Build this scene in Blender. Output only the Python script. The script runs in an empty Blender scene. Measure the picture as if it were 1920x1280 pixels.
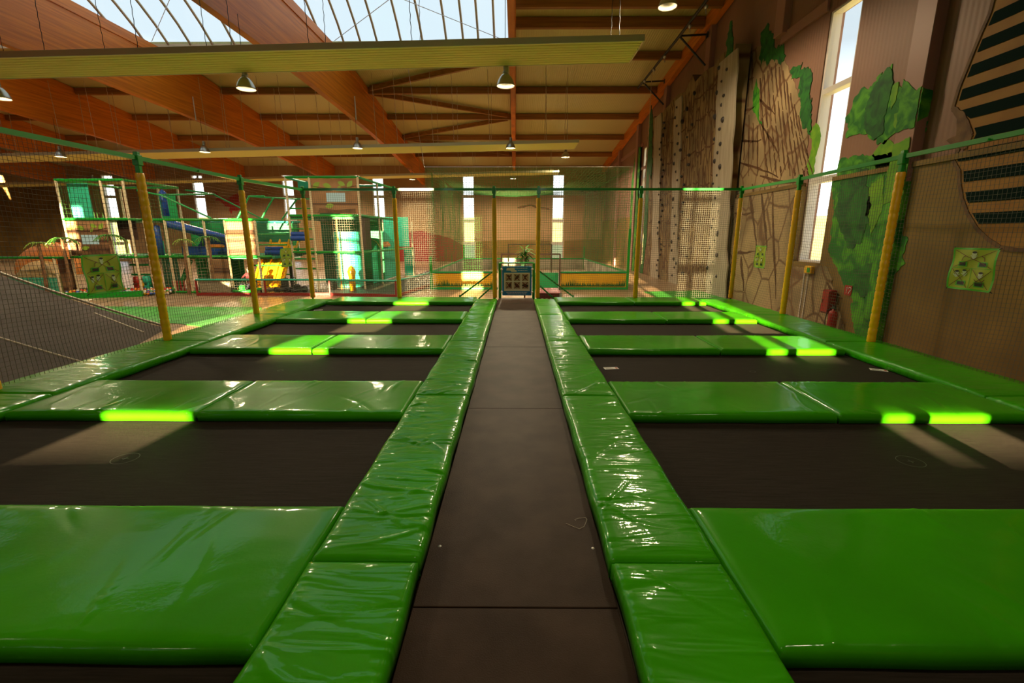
import bpy, math, random
import numpy as np
from mathutils import Vector, noise
random.seed(7); rng = np.random.default_rng(7)
scn = bpy.context.scene
COL = scn.collection
PI = math.pi

# ------------------------------------------------------------------ camera
F, VX, VY, H = 860.0, 967.0, 444.0, 1.6
TH = math.atan((640-VY)/F); CT, ST = math.cos(TH), math.sin(TH)
YAW = math.atan((VX-960)*CT/F)
cam = bpy.data.cameras.new('camera'); cam.sensor_width = 36.0; cam.lens = 36.0*F/1920.0
cam.clip_start = 0.05; cam.clip_end = 1500
co = bpy.data.objects.new('camera', cam); COL.objects.link(co)
co.location = (0, 0, H); co.rotation_euler = (PI/2-TH, 0, YAW)
scn.camera = co
def ray(u, v):
    x = (u-960)/F; y = (640-v)/F
    d = (x, CT+y*ST, -ST+y*CT); c, s = math.cos(YAW), math.sin(YAW)
    return (d[0]*c-d[1]*s, d[0]*s+d[1]*c, d[2])
def onx(u, v, x):
    d = ray(u, v); t = x/d[0]; return (d[1]*t, H+d[2]*t)      # (y, z) on the plane x
def ony(u, v, y):
    d = ray(u, v); t = y/d[1]; return (d[0]*t, H+d[2]*t)      # (x, z) on the plane y

# ------------------------------------------------------------------ materials
def srgb(r, g, b):
    f = lambda c: (c/255/12.92) if c/255 <= .04045 else ((c/255+.055)/1.055)**2.4
    return (f(r), f(g), f(b), 1)
MATS = {}
def mat(name, col, rough=.6, metal=0, col2=None, scale=5, detail=4, bump=0, bscale=30, stretch=(1,1,1), coat=0, spec=.5, dist=0, lo=.35, hi=.65, emit=None):
    if name in MATS: return MATS[name]
    m = bpy.data.materials.new(name); m.use_nodes = True; nt = m.node_tree; b = nt.nodes['Principled BSDF']
    b.inputs['Base Color'].default_value = col; b.inputs['Roughness'].default_value = rough
    b.inputs['Metallic'].default_value = metal; b.inputs['Coat Weight'].default_value = coat
    b.inputs['Coat Roughness'].default_value = .06; b.inputs['Specular IOR Level'].default_value = spec
    tc = nt.nodes.new('ShaderNodeTexCoord'); mp = nt.nodes.new('ShaderNodeMapping'); mp.inputs['Scale'].default_value = stretch
    nt.links.new(tc.outputs['Object'], mp.inputs[0])
    if col2:
        n = nt.nodes.new('ShaderNodeTexNoise'); n.inputs['Scale'].default_value = scale; n.inputs['Detail'].default_value = detail
        n.inputs['Distortion'].default_value = dist
        r = nt.nodes.new('ShaderNodeValToRGB'); r.color_ramp.elements[0].color = col; r.color_ramp.elements[1].color = col2
        r.color_ramp.elements[0].position = lo; r.color_ramp.elements[1].position = hi
        nt.links.new(mp.outputs[0], n.inputs['Vector']); nt.links.new(n.outputs['Fac'], r.inputs[0]); nt.links.new(r.outputs[0], b.inputs['Base Color'])
    if bump:
        n2 = nt.nodes.new('ShaderNodeTexNoise'); n2.inputs['Scale'].default_value = bscale; n2.inputs['Detail'].default_value = 3
        bp = nt.nodes.new('ShaderNodeBump'); bp.inputs['Strength'].default_value = bump; bp.inputs['Distance'].default_value = .02
        nt.links.new(mp.outputs[0], n2.inputs['Vector']); nt.links.new(n2.outputs['Fac'], bp.inputs['Height']); nt.links.new(bp.outputs[0], b.inputs['Normal'])
    MATS[name] = m; return m
def ribbed(name, col, axis, scale, strength, rough=.5, metal=0, col2=None, nscale=1.0):
    m = mat(name, col, rough, metal, col2=col2, scale=nscale); nt = m.node_tree; b = nt.nodes['Principled BSDF']
    tc = nt.nodes.new('ShaderNodeTexCoord'); w = nt.nodes.new('ShaderNodeTexWave'); w.bands_direction = axis
    w.inputs['Scale'].default_value = scale; bp = nt.nodes.new('ShaderNodeBump'); bp.inputs['Strength'].default_value = strength; bp.inputs['Distance'].default_value = .02
    nt.links.new(tc.outputs['Object'], w.inputs['Vector']); nt.links.new(w.outputs['Fac'], bp.inputs['Height']); nt.links.new(bp.outputs[0], b.inputs['Normal'])
    return m
def rock(name, base, line, sy, sz, width=.05, dst=.12):
    m = mat(name, base, .8); nt = m.node_tree; b = nt.nodes['Principled BSDF']
    tc = nt.nodes.new('ShaderNodeTexCoord'); mp = nt.nodes.new('ShaderNodeMapping'); mp.inputs['Scale'].default_value = (0, sy, sz)
    nz = nt.nodes.new('ShaderNodeTexNoise'); nz.inputs['Scale'].default_value = 1.2; nz.inputs['Detail'].default_value = 5
    mx = nt.nodes.new('ShaderNodeMix'); mx.data_type = 'RGBA'; mx.blend_type = 'LINEAR_LIGHT'; mx.inputs[0].default_value = dst
    v = nt.nodes.new('ShaderNodeTexVoronoi'); v.feature = 'DISTANCE_TO_EDGE'; v.inputs['Scale'].default_value = 1.0
    r = nt.nodes.new('ShaderNodeValToRGB'); r.color_ramp.elements[0].position = width*.3; r.color_ramp.elements[1].position = width*1.6
    r.color_ramp.elements[0].color = (0,0,0,1); r.color_ramp.elements[1].color = (1,1,1,1)
    n2 = nt.nodes.new('ShaderNodeTexNoise'); n2.inputs['Scale'].default_value = .9; n2.inputs['Detail'].default_value = 8
    r2 = nt.nodes.new('ShaderNodeValToRGB'); r2.color_ramp.elements[0].position = .33; r2.color_ramp.elements[1].position = .62
    r2.color_ramp.elements[0].color = tuple(c*.45 for c in base[:3])+(1,); r2.color_ramp.elements[1].color = base
    cm = nt.nodes.new('ShaderNodeMix'); cm.data_type = 'RGBA'; cm.inputs[6].default_value = line
    L = nt.links.new
    L(tc.outputs['Object'], mp.inputs[0]); L(mp.outputs[0], nz.inputs['Vector']); L(mp.outputs[0], mx.inputs[6]); L(nz.outputs['Color'], mx.inputs[7])
    L(mx.outputs[2], v.inputs['Vector']); L(v.outputs['Distance'], r.inputs[0]); L(tc.outputs['Object'], n2.inputs['Vector']); L(n2.outputs['Fac'], r2.inputs[0])
    L(r.outputs[0], cm.inputs[0]); L(r2.outputs[0], cm.inputs[7]); L(cm.outputs[2], b.inputs['Base Color'])
    return m
def glazing(name, tint, gloss=.06):
    m = bpy.data.materials.new(name); m.use_nodes = True; nt = m.node_tree; nt.nodes.remove(nt.nodes['Principled BSDF'])
    t = nt.nodes.new('ShaderNodeBsdfTransparent'); t.inputs[0].default_value = tint
    g = nt.nodes.new('ShaderNodeBsdfGlossy'); g.inputs['Roughness'].default_value = .05
    x = nt.nodes.new('ShaderNodeMixShader'); x.inputs[0].default_value = gloss
    nt.links.new(t.outputs[0], x.inputs[1]); nt.links.new(g.outputs[0], x.inputs[2])
    nt.links.new(x.outputs[0], nt.nodes['Material Output'].inputs[0]); MATS[name] = m; return m

def vinyl(name, c1, c2, sx, sy):
    m = mat(name, c1, .2, col2=c2, scale=1.3, coat=.36, spec=.05, lo=.3, hi=.7)
    nt = m.node_tree; b = nt.nodes['Principled BSDF']; L = nt.links.new
    tc = nt.nodes.new('ShaderNodeTexCoord'); mp = nt.nodes.new('ShaderNodeMapping'); mp.inputs['Scale'].default_value = (sx, sy, 1)
    mp.inputs['Rotation'].default_value = (0, 0, .35)
    n1 = nt.nodes.new('ShaderNodeTexNoise'); n1.inputs['Scale'].default_value = 1.0; n1.inputs['Detail'].default_value = 2; n1.inputs['Distortion'].default_value = .6
    n2 = nt.nodes.new('ShaderNodeTexNoise'); n2.inputs['Scale'].default_value = 45; n2.inputs['Detail'].default_value = 3
    b1 = nt.nodes.new('ShaderNodeBump'); b1.inputs['Strength'].default_value = .75; b1.inputs['Distance'].default_value = .02
    b2 = nt.nodes.new('ShaderNodeBump'); b2.inputs['Strength'].default_value = .06; b2.inputs['Distance'].default_value = .01
    L(tc.outputs['Object'], mp.inputs[0]); L(mp.outputs[0], n1.inputs['Vector']); L(tc.outputs['Object'], n2.inputs['Vector'])
    L(n1.outputs['Fac'], b1.inputs['Height']); L(n2.outputs['Fac'], b2.inputs['Height']); L(b1.outputs[0], b2.inputs['Normal']); L(b2.outputs[0], b.inputs['Normal'])
    L(b2.outputs[0], b.inputs['Coat Normal'])
    b.inputs['Coat Roughness'].default_value = .05; b.inputs['Roughness'].default_value = .32
    return m
PAD_L = vinyl('green_vinyl_lengthwise', (.032,.28,.001,1), (.044,.38,.002,1), 2.2, 9)
PAD_C = vinyl('green_vinyl_crosswise', (.030,.26,.001,1), (.042,.36,.002,1), 1.6, 1.6)
M_MAT = mat('woven_black_mat', (.022,.018,.015,1), .75, col2=(.034,.028,.023,1), scale=40, stretch=(.12,3,1), bump=.25, bscale=260, spec=.06)
M_MAT.node_tree.nodes['Principled BSDF'].inputs['Sheen Weight'].default_value = .012
M_MAT.node_tree.nodes['Principled BSDF'].inputs['Sheen Tint'].default_value = (1,.85,.65,1)
M_RUN = mat('brown_black_board', (.036,.021,.014,1), .48, col2=(.056,.035,.024,1), scale=3.5, bump=.12, bscale=160, spec=.09)
M_DECK = mat('deck_timber', (.05,.035,.02,1), .8)
M_YEL = mat('yellow_foam_vinyl', (.92,.48,.008,1), .3, bump=.12, bscale=14, coat=.25)
M_YELD = mat('yellow_seam', (.35,.19,.01,1), .5)
M_GRN = mat('green_painted_steel', (.004,.30,.02,1), .3, coat=.3)
M_DGRN = mat('dark_green_padding', (.008,.30,.06,1), .45)
M_TEAL = mat('teal_padding', (.015,.36,.24,1), .5)
M_NET = mat('dark_netting_cord', (.10,.095,.07,1), .8)
M_NETG = mat('green_netting_cord', (.05,.18,.03,1), .8)
M_NETW = mat('pale_netting_cord', (.45,.42,.3,1), .8)
M_CHAIN = mat('dull_chain', (.55,.44,.28,1), .6)
M_RIB = mat('skylight_rib_paint', (.42,.32,.22,1), .5)
M_STEEL = mat('brushed_steel', (.5,.48,.45,1), .3, metal=.9)
M_BLK = mat('black_metal', (.012,.011,.01,1), .5)
M_WOOD = mat('glulam_timber', (.74,.22,.008,1), .5, col2=(.54,.14,.005,1), scale=2.2, stretch=(1,.25,6), bump=.15, bscale=10)
M_WOODX = mat('purlin_timber', (.38,.15,.020,1), .55, col2=(.25,.09,.012,1), scale=2.2, stretch=(.25,4,6))
M_CEIL = ribbed('ceiling_sheet', (.62,.57,.24,1), 'X', 3.2, .25, .42, .25)
M_WALL = ribbed('wall_panel_pink', (.30,.15,.10,1), 'Y', 3.0, .18, .6, 0, (.24,.12,.075,1), .5)
M_WALLF = ribbed('wall_panel_far', (.42,.26,.13,1), 'X', 3.0, .18, .6, 0, (.32,.19,.08,1), .35)
M_PLY = mat('painted_lower_wall', (.26,.155,.035,1), .75, col2=(.16,.09,.02,1), scale=.8, detail=8)
M_PINK = mat('pink_column_paint', (.36,.18,.14,1), .55)
M_ROCK = rock('painted_rock', (.40,.28,.14,1), (.16,.08,.035,1), 1.3, .9, .03)
M_ROCKF = rock('painted_rock_fine', (.30,.20,.085,1), (.10,.04,.015,1), 3.4, .8, .05)
M_CRK = mat('painted_crack', (.07,.028,.010,1), .8, col2=(.14,.06,.02,1), scale=9)
M_PALE = mat('pale_climbing_strip', (.44,.37,.28,1), .7, col2=(.34,.28,.20,1), scale=2, stretch=(1,4,.5))
M_HOLD = mat('dark_climbing_hold', (.03,.02,.02,1), .5)
M_FOL = mat('painted_foliage', (.008,.15,.008,1), .75, col2=(.09,.36,.012,1), scale=2.6, detail=9, dist=1.2, lo=.42, hi=.62)
M_FOLD = mat('painted_dark_foliage', (.004,.065,.012,1), .75, col2=(.02,.17,.012,1), scale=3.5, detail=9, dist=1.2)
M_FOLL = mat('painted_light_foliage', (.10,.30,.008,1), .75, col2=(.20,.42,.012,1), scale=3, detail=8, dist=.8)
M_STR1 = mat('painted_ochre', (.30,.13,.02,1), .75, col2=(.36,.17,.03,1), scale=2)
M_STR2 = mat('painted_blue_black', (.006,.017,.015,1), .85, spec=.05)
M_BRN = mat('painted_brown', (.10,.045,.02,1), .75, col2=(.2,.1,.04,1), scale=5)
M_RED = mat('red_paint', (.40,.02,.015,1), .4)
M_DRED = mat('dark_red_paint', (.25,.012,.012,1), .4)
M_ORG = mat('orange_painted', (.75,.22,.02,1), .5)
M_CREAM = mat('cream_foam', (.72,.58,.38,1), .5, bump=.1, bscale=20)
M_FRAME = mat('window_frame_white', (.66,.60,.55,1), .4)
M_SLATP = mat('heater_panel_metal', (.82,.76,.22,1), .38, metal=.15)
M_EDGE = mat('heater_edge', (.62,.56,.34,1), .3, metal=.5)
M_FLOOR = mat('tan_floor', (.34,.22,.13,1), .35, col2=(.26,.16,.09,1), scale=.7, detail=6)
M_GMAT = mat('green_floor_carpet', (.03,.24,.02,1), .5, col2=(.05,.32,.03,1), scale=1.2)
M_TRACK = mat('dark_track', (.030,.024,.02,1), .6)
M_GREY = mat('grey_inflatable_pvc', (.045,.034,.028,1), .75, col2=(.07,.055,.05,1), scale=.6, spec=.08)
M_SEAM = mat('pale_seam_tape', (.55,.48,.38,1), .5)
M_BAN = mat('lime_banner_cloth', (.36,.42,.02,1), .6)
M_BANE = mat('green_banner_hem', (.08,.42,.02,1), .5)
M_PBL = mat('print_black', (.02,.015,.015,1), .6)
M_PRD = mat('print_dark_red', (.14,.02,.012,1), .6)
M_PSK = mat('print_pale', (.55,.62,.42,1), .6)
M_BLUE = mat('blue_board', (.008,.24,.72,1), .4)
M_WHT = mat('white_print', (.80,.80,.78,1), .5)
M_PIC = mat('picture_beige', (.55,.42,.34,1), .6, col2=(.30,.30,.2,1), scale=40)
M_STONE = rock('brown_stone_print', (.42,.22,.10,1), (.08,.03,.015,1), 3.0, 2.0, .06)
M_MINT = mat('mint_mesh_sheet', (.04,.55,.36,1), .5)
M_GSH = mat('green_mesh_sheet', (.02,.42,.12,1), .6)
M_GSHD = mat('dark_green_sheet', (.010,.20,.085,1), .6)
M_SKYB = mat('light_blue_print', (.40,.62,.78,1), .5)
M_BLUS = mat('blue_foam', (.01,.06,.34,1), .4)
M_SLIDE = mat('yellow_slide_plastic', (.85,.42,.01,1), .25, coat=.4)
M_DBRN = mat('dark_brown_vinyl', (.045,.022,.015,1), .35, bump=.4, bscale=5)
M_LEAF = mat('palm_leaf_green', (.04,.20,.02,1), .5, col2=(.10,.30,.04,1), scale=8)
M_LEAFB = mat('bright_leaf', (.25,.40,.04,1), .5)
M_BARK = mat('palm_bark', (.16,.07,.03,1), .8, col2=(.28,.15,.07,1), scale=12)
M_YBRD = mat('amber_pitch_board', (.72,.36,.01,1), .4, col2=(.80,.45,.015,1), scale=1.5)
M_GRASS = mat('painted_grass', (.01,.14,.01,1), .6)
M_GBRD = mat('grey_pitch_board', (.42,.36,.27,1), .6, col2=(.16,.14,.10,1), scale=.8, detail=6, lo=.45, hi=.6)
M_SKIN = mat('skin', (.55,.30,.20,1), .5)
M_HAIR = mat('dark_hair', (.015,.01,.008,1), .6)
M_SHIRT = mat('dark_red_shirt', (.10,.01,.015,1), .8)
M_TROU = mat('dark_trousers', (.015,.015,.03,1), .8)
M_RUB = mat('black_rubber', (.012,.012,.012,1), .7)
M_LINE = mat('chalk_mark', (.085,.08,.07,1), .6)
M_FIELD = mat('outdoor_meadow', (.62,.56,.22,1), .9, col2=(.55,.52,.2,1), scale=.05)
G_WIN = glazing('window_glass', (.96,.97,.97,1))
G_SKY = glazing('skylight_polycarbonate', (.90,.95,.97,1), .05)

# ------------------------------------------------------------------ mesh builder
class MB:
    def __init__(s): s.v = []; s.f = []; s.m = []; s.sm = []
    def add(s, vs, fs, mi=0, smooth=False):
        o = len(s.v); s.v += [tuple(p) for p in vs]
        for f in fs: s.f.append(tuple(i+o for i in f)); s.m.append(mi); s.sm.append(smooth)
    def box(s, x0, x1, y0, y1, z0, z1, mi=0):
        vs = [(x,y,z) for z in (z0,z1) for y in (y0,y1) for x in (x0,x1)]
        s.add(vs, [(0,2,3,1),(4,5,7,6),(0,1,5,4),(2,6,7,3),(0,4,6,2),(1,3,7,5)], mi)
    def rbox(s, x0, x1, y0, y1, z0, z1, r, mi=0):     # box with its twelve edges chamfered
        r = min(r, (x1-x0)*.49, (y1-y0)*.49, (z1-z0)*.49)
        rings = []
        for z, q in ((z0, r), (z0+r, 0), (z1-r, 0), (z1, r)):
            a, b, c, d = x0+q, x1-q, y0+q, y1-q
            rings.append([(a+r,c,z),(b-r,c,z),(b,c+r,z),(b,d-r,z),(b-r,d,z),(a+r,d,z),(a,d-r,z),(a,c+r,z)])
        vs = [p for R in rings for p in R]; fs = []
        for k in range(3):
            for i in range(8): j = (i+1) % 8; fs.append((k*8+i, k*8+j, k*8+8+j, k*8+8+i))
        fs.append(tuple(range(7,-1,-1))); fs.append(tuple(range(24,32))); s.add(vs, fs, mi)
    def bar(s, a, b, w, h, mi=0, up=(0,0,1)):           # box beam between two points
        a, b = Vector(a), Vector(b); d = (b-a).normalized(); u = Vector(up)
        sd = d.cross(u)
        if sd.length < 1e-4: sd = d.cross(Vector((1,0,0)))
        sd.normalize(); u2 = sd.cross(d).normalized()
        vs = []
        for p in (a, b):
            for i, j in ((-1,-1),(1,-1),(1,1),(-1,1)): vs.append(p+sd*w/2*i+u2*h/2*j)
        s.add(vs, [(0,1,2,3),(7,6,5,4),(0,4,5,1),(1,5,6,2),(2,6,7,3),(3,7,4,0)], mi)
    def tube(s, pts, r, n=8, mi=0, cap=True, smooth=True):
        pts = [Vector(p) for p in pts]; rs = r if isinstance(r, (list,tuple)) else [r]*len(pts)
        prev = None; rings = []
        for i, p in enumerate(pts):
            d = (pts[min(i+1,len(pts)-1)]-pts[max(i-1,0)]).normalized()
            if prev is None:
                a = d.orthogonal().normalized() if abs(d.z) < .99 else Vector((1,0,0))
            else:
                a = prev-d*prev.dot(d); a.normalize()
            prev = a; b = d.cross(a)
            rings.append([p+(a*math.cos(2*PI*k/n)+b*math.sin(2*PI*k/n))*rs[i] for k in range(n)])
        vs = [q for R in rings for q in R]; fs = []
        for i in range(len(pts)-1):
            for k in range(n): j = (k+1) % n; fs.append((i*n+k, i*n+j, (i+1)*n+j, (i+1)*n+k))
        s.add(vs, fs, mi, smooth)
        if cap: s.add(rings[0], [tuple(range(n-1,-1,-1))], mi); s.add(rings[-1], [tuple(range(n))], mi)
    def lathe(s, c, prof, n=24, mi=0, smooth=True):     # prof: (radius, z)
        vs = [(c[0]+r*math.cos(2*PI*k/n), c[1]+r*math.sin(2*PI*k/n), c[2]+z) for r, z in prof for k in range(n)]
        fs = [(i*n+k, i*n+(k+1)%n, (i+1)*n+(k+1)%n, (i+1)*n+k) for i in range(len(prof)-1) for k in range(n)]
        s.add(vs, fs, mi, smooth)
    def sphere(s, c, r, n=10, mi=0, sc=(1,1,1)):
        m = max(5, n//2+1); pr = [(max(1e-4, math.sin(PI*i/m)), -math.cos(PI*i/m)) for i in range(m+1)]
        vs = [(c[0]+r*sc[0]*a*math.cos(2*PI*k/n), c[1]+r*sc[1]*a*math.sin(2*PI*k/n), c[2]+r*sc[2]*z) for a, z in pr for k in range(n)]
        s.add(vs, [(i*n+k, i*n+(k+1)%n, (i+1)*n+(k+1)%n, (i+1)*n+k) for i in range(m) for k in range(n)], mi, True)
    def prism(s, pts, axis, a, b, mi=0):                # polygon extruded along an axis from a to b
        def q(p, t): return (t,p[0],p[1]) if axis == 'x' else (p[0],t,p[1]) if axis == 'y' else (p[0],p[1],t)
        n = len(pts); vs = [q(p,a) for p in pts]+[q(p,b) for p in pts]
        fs = [tuple(range(n)), tuple(range(2*n-1,n-1,-1))]+[(i,(i+1)%n,(i+1)%n+n,i+n) for i in range(n)]
        s.add(vs, fs, mi)
    def grid(s, fn, nu, nv, mi=0, smooth=True):
        vs = [fn(i/nu, j/nv) for j in range(nv+1) for i in range(nu+1)]
        s.add(vs, [(j*(nu+1)+i, j*(nu+1)+i+1, (j+1)*(nu+1)+i+1, (j+1)*(nu+1)+i) for j in range(nv) for i in range(nu)], mi, smooth)
    def build(s, name, mats, parent=None, loc=None):
        me = bpy.data.meshes.new(name); vs = s.v
        if loc is not None: vs = [(p[0]-loc[0], p[1]-loc[1], p[2]-loc[2]) for p in vs]
        me.from_pydata(vs, [], s.f)
        for m in (mats if isinstance(mats, (list,tuple)) else [mats]): me.materials.append(m)
        me.polygons.foreach_set('material_index', s.m); me.polygons.foreach_set('use_smooth', s.sm); me.update()
        o = bpy.data.objects.new(name, me); COL.objects.link(o)
        if loc is not None: o.location = loc
        if parent: o.parent = parent
        return o
def tag(o, label=None, cat=None, group=None, kind=None):
    if label: o['label'] = label
    if cat: o['category'] = cat
    if group: o['group'] = group
    if kind: o['kind'] = kind
    return o
def empty(name, loc, label, cat, group=None):
    o = bpy.data.objects.new(name, None); COL.objects.link(o); o.location = loc; o.empty_display_size = .2
    return tag(o, label, cat, group)
def child(mb, name, m, root):      # part built in world coordinates, parented to an Empty
    o = mb.build(name, m); o.parent = root; o.matrix_parent_inverse.identity()
    L = root.location
    for v in o.data.vertices: v.co -= L
    return o
def dup(o, loc=None, parent=None):
    c = o.copy(); COL.objects.link(c)
    if parent: c.parent = parent
    if loc is not None: c.location = loc
    for ch in [x for x in list(o.children)]: dup(ch, None, c)
    return c
ORD = ['nearest','second nearest','third nearest','fourth nearest','farthest']

# ------------------------------------------------------------------ hall shell
YF, YN, XR, XL, ZF = 40.0, -11.2, 7.40, -46.0, -.45
def zc(y):                                             # underside of the roof sheet
    return 9.45-.115*(y-21.5) if y > 14.75 else 9.45-.115*((29.5-y)-21.5)
mb = MB(); mb.box(XL, XR+.3, YN-.3, YF+.3, ZF-.2, ZF)
tag(mb.build('floor', M_FLOOR), kind='structure')
# roof: far slope, near slope, and the bay right of the skylight
SKX0, SKX1, SKY0, SKY1 = XL, -.28, 8.0, 21.5
mb = MB()
def slab(x0, x1, y0, y1):
    mb.add([(x0,y0,zc(y0)),(x1,y0,zc(y0)),(x1,y1,zc(y1)),(x0,y1,zc(y1)),(x0,y0,zc(y0)+.15),(x1,y0,zc(y0)+.15),(x1,y1,zc(y1)+.15),(x0,y1,zc(y1)+.15)],
           [(0,1,2,3),(7,6,5,4),(0,4,5,1),(1,5,6,2),(2,6,7,3),(3,7,4,0)])
slab(XL, XR+.3, SKY1, YF+.3); slab(XL, XR+.3, YN-.3, SKY0); slab(SKX1, XR+.3, SKY0, 14.75); slab(SKX1, XR+.3, 14.75, SKY1)
def arch(t, e=0): return (SKY0+(SKY1-SKY0)*t, 9.45+(2.6+e)*math.sin(PI*t)**.85)
mb.grid(lambda u, v: (SKX0+(SKX1-SKX0)*u,)+arch(v*.52, .09), 4, 14)  # unseen near half of the vault, made opaque to keep the sun out
tag(mb.build('ceiling', M_CEIL), kind='structure')
# walls with openings
def wall_with_openings(mb, axis, t0, t1, a0, a1, z0, ztop, ops, mi=0):
    # wall along x (axis 'x', thickness t0..t1 in y) or along y; ops: (a0,a1,z0,z1) sorted
    xs = sorted(set([a0, a1]+[o[0] for o in ops]+[o[1] for o in ops]))
    for p, q in zip(xs, xs[1:]):
        zs = sorted([(o[2], o[3]) for o in ops if o[0] <= p+1e-6 and o[1] >= q-1e-6])
        z = z0; segs = []
        for b0, b1 in zs: segs.append((z, b0)); z = b1
        tp, tq = ztop(p), ztop(q)
        for s0, s1 in segs:
            if s1-s0 > .01:
                if axis == 'x': mb.box(p, q, t0, t1, s0, s1, mi)
                else: mb.box(t0, t1, p, q, s0, s1, mi)
        pts = [(p, z), (q, z), (q, tq), (p, tp)]
        mb.prism(pts, 'y' if axis == 'x' else 'x', t0, t1, mi)
WFAR = [-3.95-7.53*k for k in range(5)]+[3.55]
fo = [(x-.5, x+.5, -.25, 6.62) for x in WFAR]
mb = MB(); wall_with_openings(mb, 'x', YF, YF+.3, XL, XR+.3, ZF, lambda x: zc(YF)+.1, fo)
def paint(mb, pts, plane, t, th, mi):                  # painted shape: a thin coat of paint on the wall
    mb.prism(pts, plane, t, t-th, mi)
def lerp_(a, b, t): return a+(b-a)*t
def P_y(pl, y): return [ony(u, v, y) for u, v in pl]
def blob(pts, amp=.12, k=5, seed=0):
    r = random.Random(seed); out = []
    n = len(pts)
    for i in range(n):
        a, b = Vector(pts[i]), Vector(pts[(i+1)%n]); L = (b-a).length; m = max(1, min(k*5, int(L/.05)))
        for j in range(m):
            p = a.lerp(b, j/m); q = Vector((p.x*2.2, p.y*2.2, seed*3.3)); f = amp*1.1
            out.append((p.x+f*noise.noise(q)*2+f*noise.noise(q*4+Vector((0,0,5)))+r.uniform(-1,1)*f*.35, p.y+f*noise.noise(q+Vector((9,9,9)))*2+f*noise.noise(q*4+Vector((3,0,8)))+r.uniform(-1,1)*f*.35))
    return out
# far wall paintwork (one skin of the wall): brown lower mural, dark branch, red beast
paint(mb, [(-3.4,ZF),(-3.4,1.2),(-1,1.35),(2.95,1.3),(2.95,ZF)], 'y', YF, .012, 1)
paint(mb, [(4.15,ZF),(4.15,1.3),(7.35,1.4),(7.35,ZF)], 'y', YF, .012, 1)
paint(mb, [(-10.9,ZF),(-10.9,1.8),(-8,2.1),(-5.6,1.5),(-4.5,.9),(-4.5,ZF)], 'y', YF, .012, 3)
paint(mb, blob(P_y([(970,388),(985,384),(998,383),(1010,388),(1030,390),(1030,392),(1008,391),(996,386),(985,388),(972,391)], YF), .02, 2), 'y', YF, .014, 4)
beast = [(401,355),(412,368),(428,372),(434,367),(446,362),(452,372),(462,370),(463,378),(452,380),(450,392),(443,396),(436,395),(434,402),(430,395),(431,388),(422,386),(418,381),(410,376),(403,376),(409,370)]
paint(mb, P_y(beast, YF), 'y', YF, .014, 2)
paint(mb, P_y([(0,345),(115,350),(118,480),(0,480)], YF-.0), 'y', YF, .010, 1)
for k in range(40):                                    # leafy flecks at the top right of the far wall
    x, z = random.uniform(5.3,7.2), random.uniform(5.2,6.6); r = random.uniform(.05,.12)
    paint(mb, [(x-r,z),(x,z-r*.5),(x+r,z+r*.3),(x,z+r*.6)], 'y', YF, .01, 4)
tag(mb.build('wall_back', [M_WALLF, M_PLY, M_RED, M_DRED, M_BRN]), kind='structure')
# near wall (behind the camera) with the tall windows the low sun shines through
NW = [(-5.31,-4.52),(1.60,2.51),(-10.25,-9.5),(-13.45,-12.5),(-19.2,-18.35)]
no = [(a, b, 2.12, 6.9) for a, b in sorted(NW)]
mb = MB(); wall_with_openings(mb, 'x', YN-.3, YN, XL, XR+.3, ZF, lambda x: zc(YN)+.1, no)
tag(mb.build('wall_front', M_WALLF), kind='structure')
mb = MB(); mb.prism([(YN-.3,ZF),(YF+.3,ZF),(YF+.3,zc(YF)),(14.75,zc(14.75)),(YN-.3,zc(YN))], 'x', XL-.3, XL)
tag(mb.build('wall_left', M_WALLF), kind='structure')
# right wall: upper cladding, thicker painted lower wall, windows
RW = [(11.2, 12.3, .98, 6.75), (27.4, 28.4, 1.2, 6.6)]
mb = MB()
def zr(y): return zc(y)+.12
ys = [YN-.3, 11.2, 12.3, 14.75, 27.4, 28.4, YF+.3]
wall_with_openings(mb, 'y', XR, XR+.35, YN-.3, 14.75, ZF, zr, [RW[0]])
wall_with_openings(mb, 'y', XR, XR+.35, 14.75, YF+.3, ZF, zr, [RW[1]])
LED = 2.85
for a, b in ((YN, 11.2), (12.3, 27.4), (28.4, YF)): mb.box(XR-.10, XR, a, b, ZF, LED, 1)
mb.box(XR-.10, XR, 11.2, 12.3, ZF, .98, 1)
def paintx(pl, mi, t=XR-.10, th=.012, amp=0, seed=1, raw=False):
    pts = pl if raw else [onx(u, v, t) for u, v in pl]
    if amp: pts = blob(pts, amp, 6, seed)
    mb.prism(pts, 'x', t, t-th, mi)
U = XR                                               # upper wall plane
def split(pl, mi, amp, seed, th=.012):               # same motif on upper and lower wall skins
    pts = blob([onx(u, v, XR) for u, v in pl], amp, 6, seed)
    def clip(P, sgn):
        out = []
        for i in range(len(P)):
            a, b = P[i], P[(i+1)%len(P)]; da, db = sgn*(a[1]-LED), sgn*(b[1]-LED)
            if da >= 0: out.append(a)
            if da*db < 0: t = da/(da-db); out.append((a[0]+(b[0]-a[0])*t, LED))
        return out
    up, lo = clip(pts, 1), clip(pts, -1)
    if len(up) > 2: mb.prism(up, 'x', XR, XR-th, mi)
    if len(lo) > 2: mb.prism(lo, 'x', XR-.10, XR-.10-th, mi)
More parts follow.
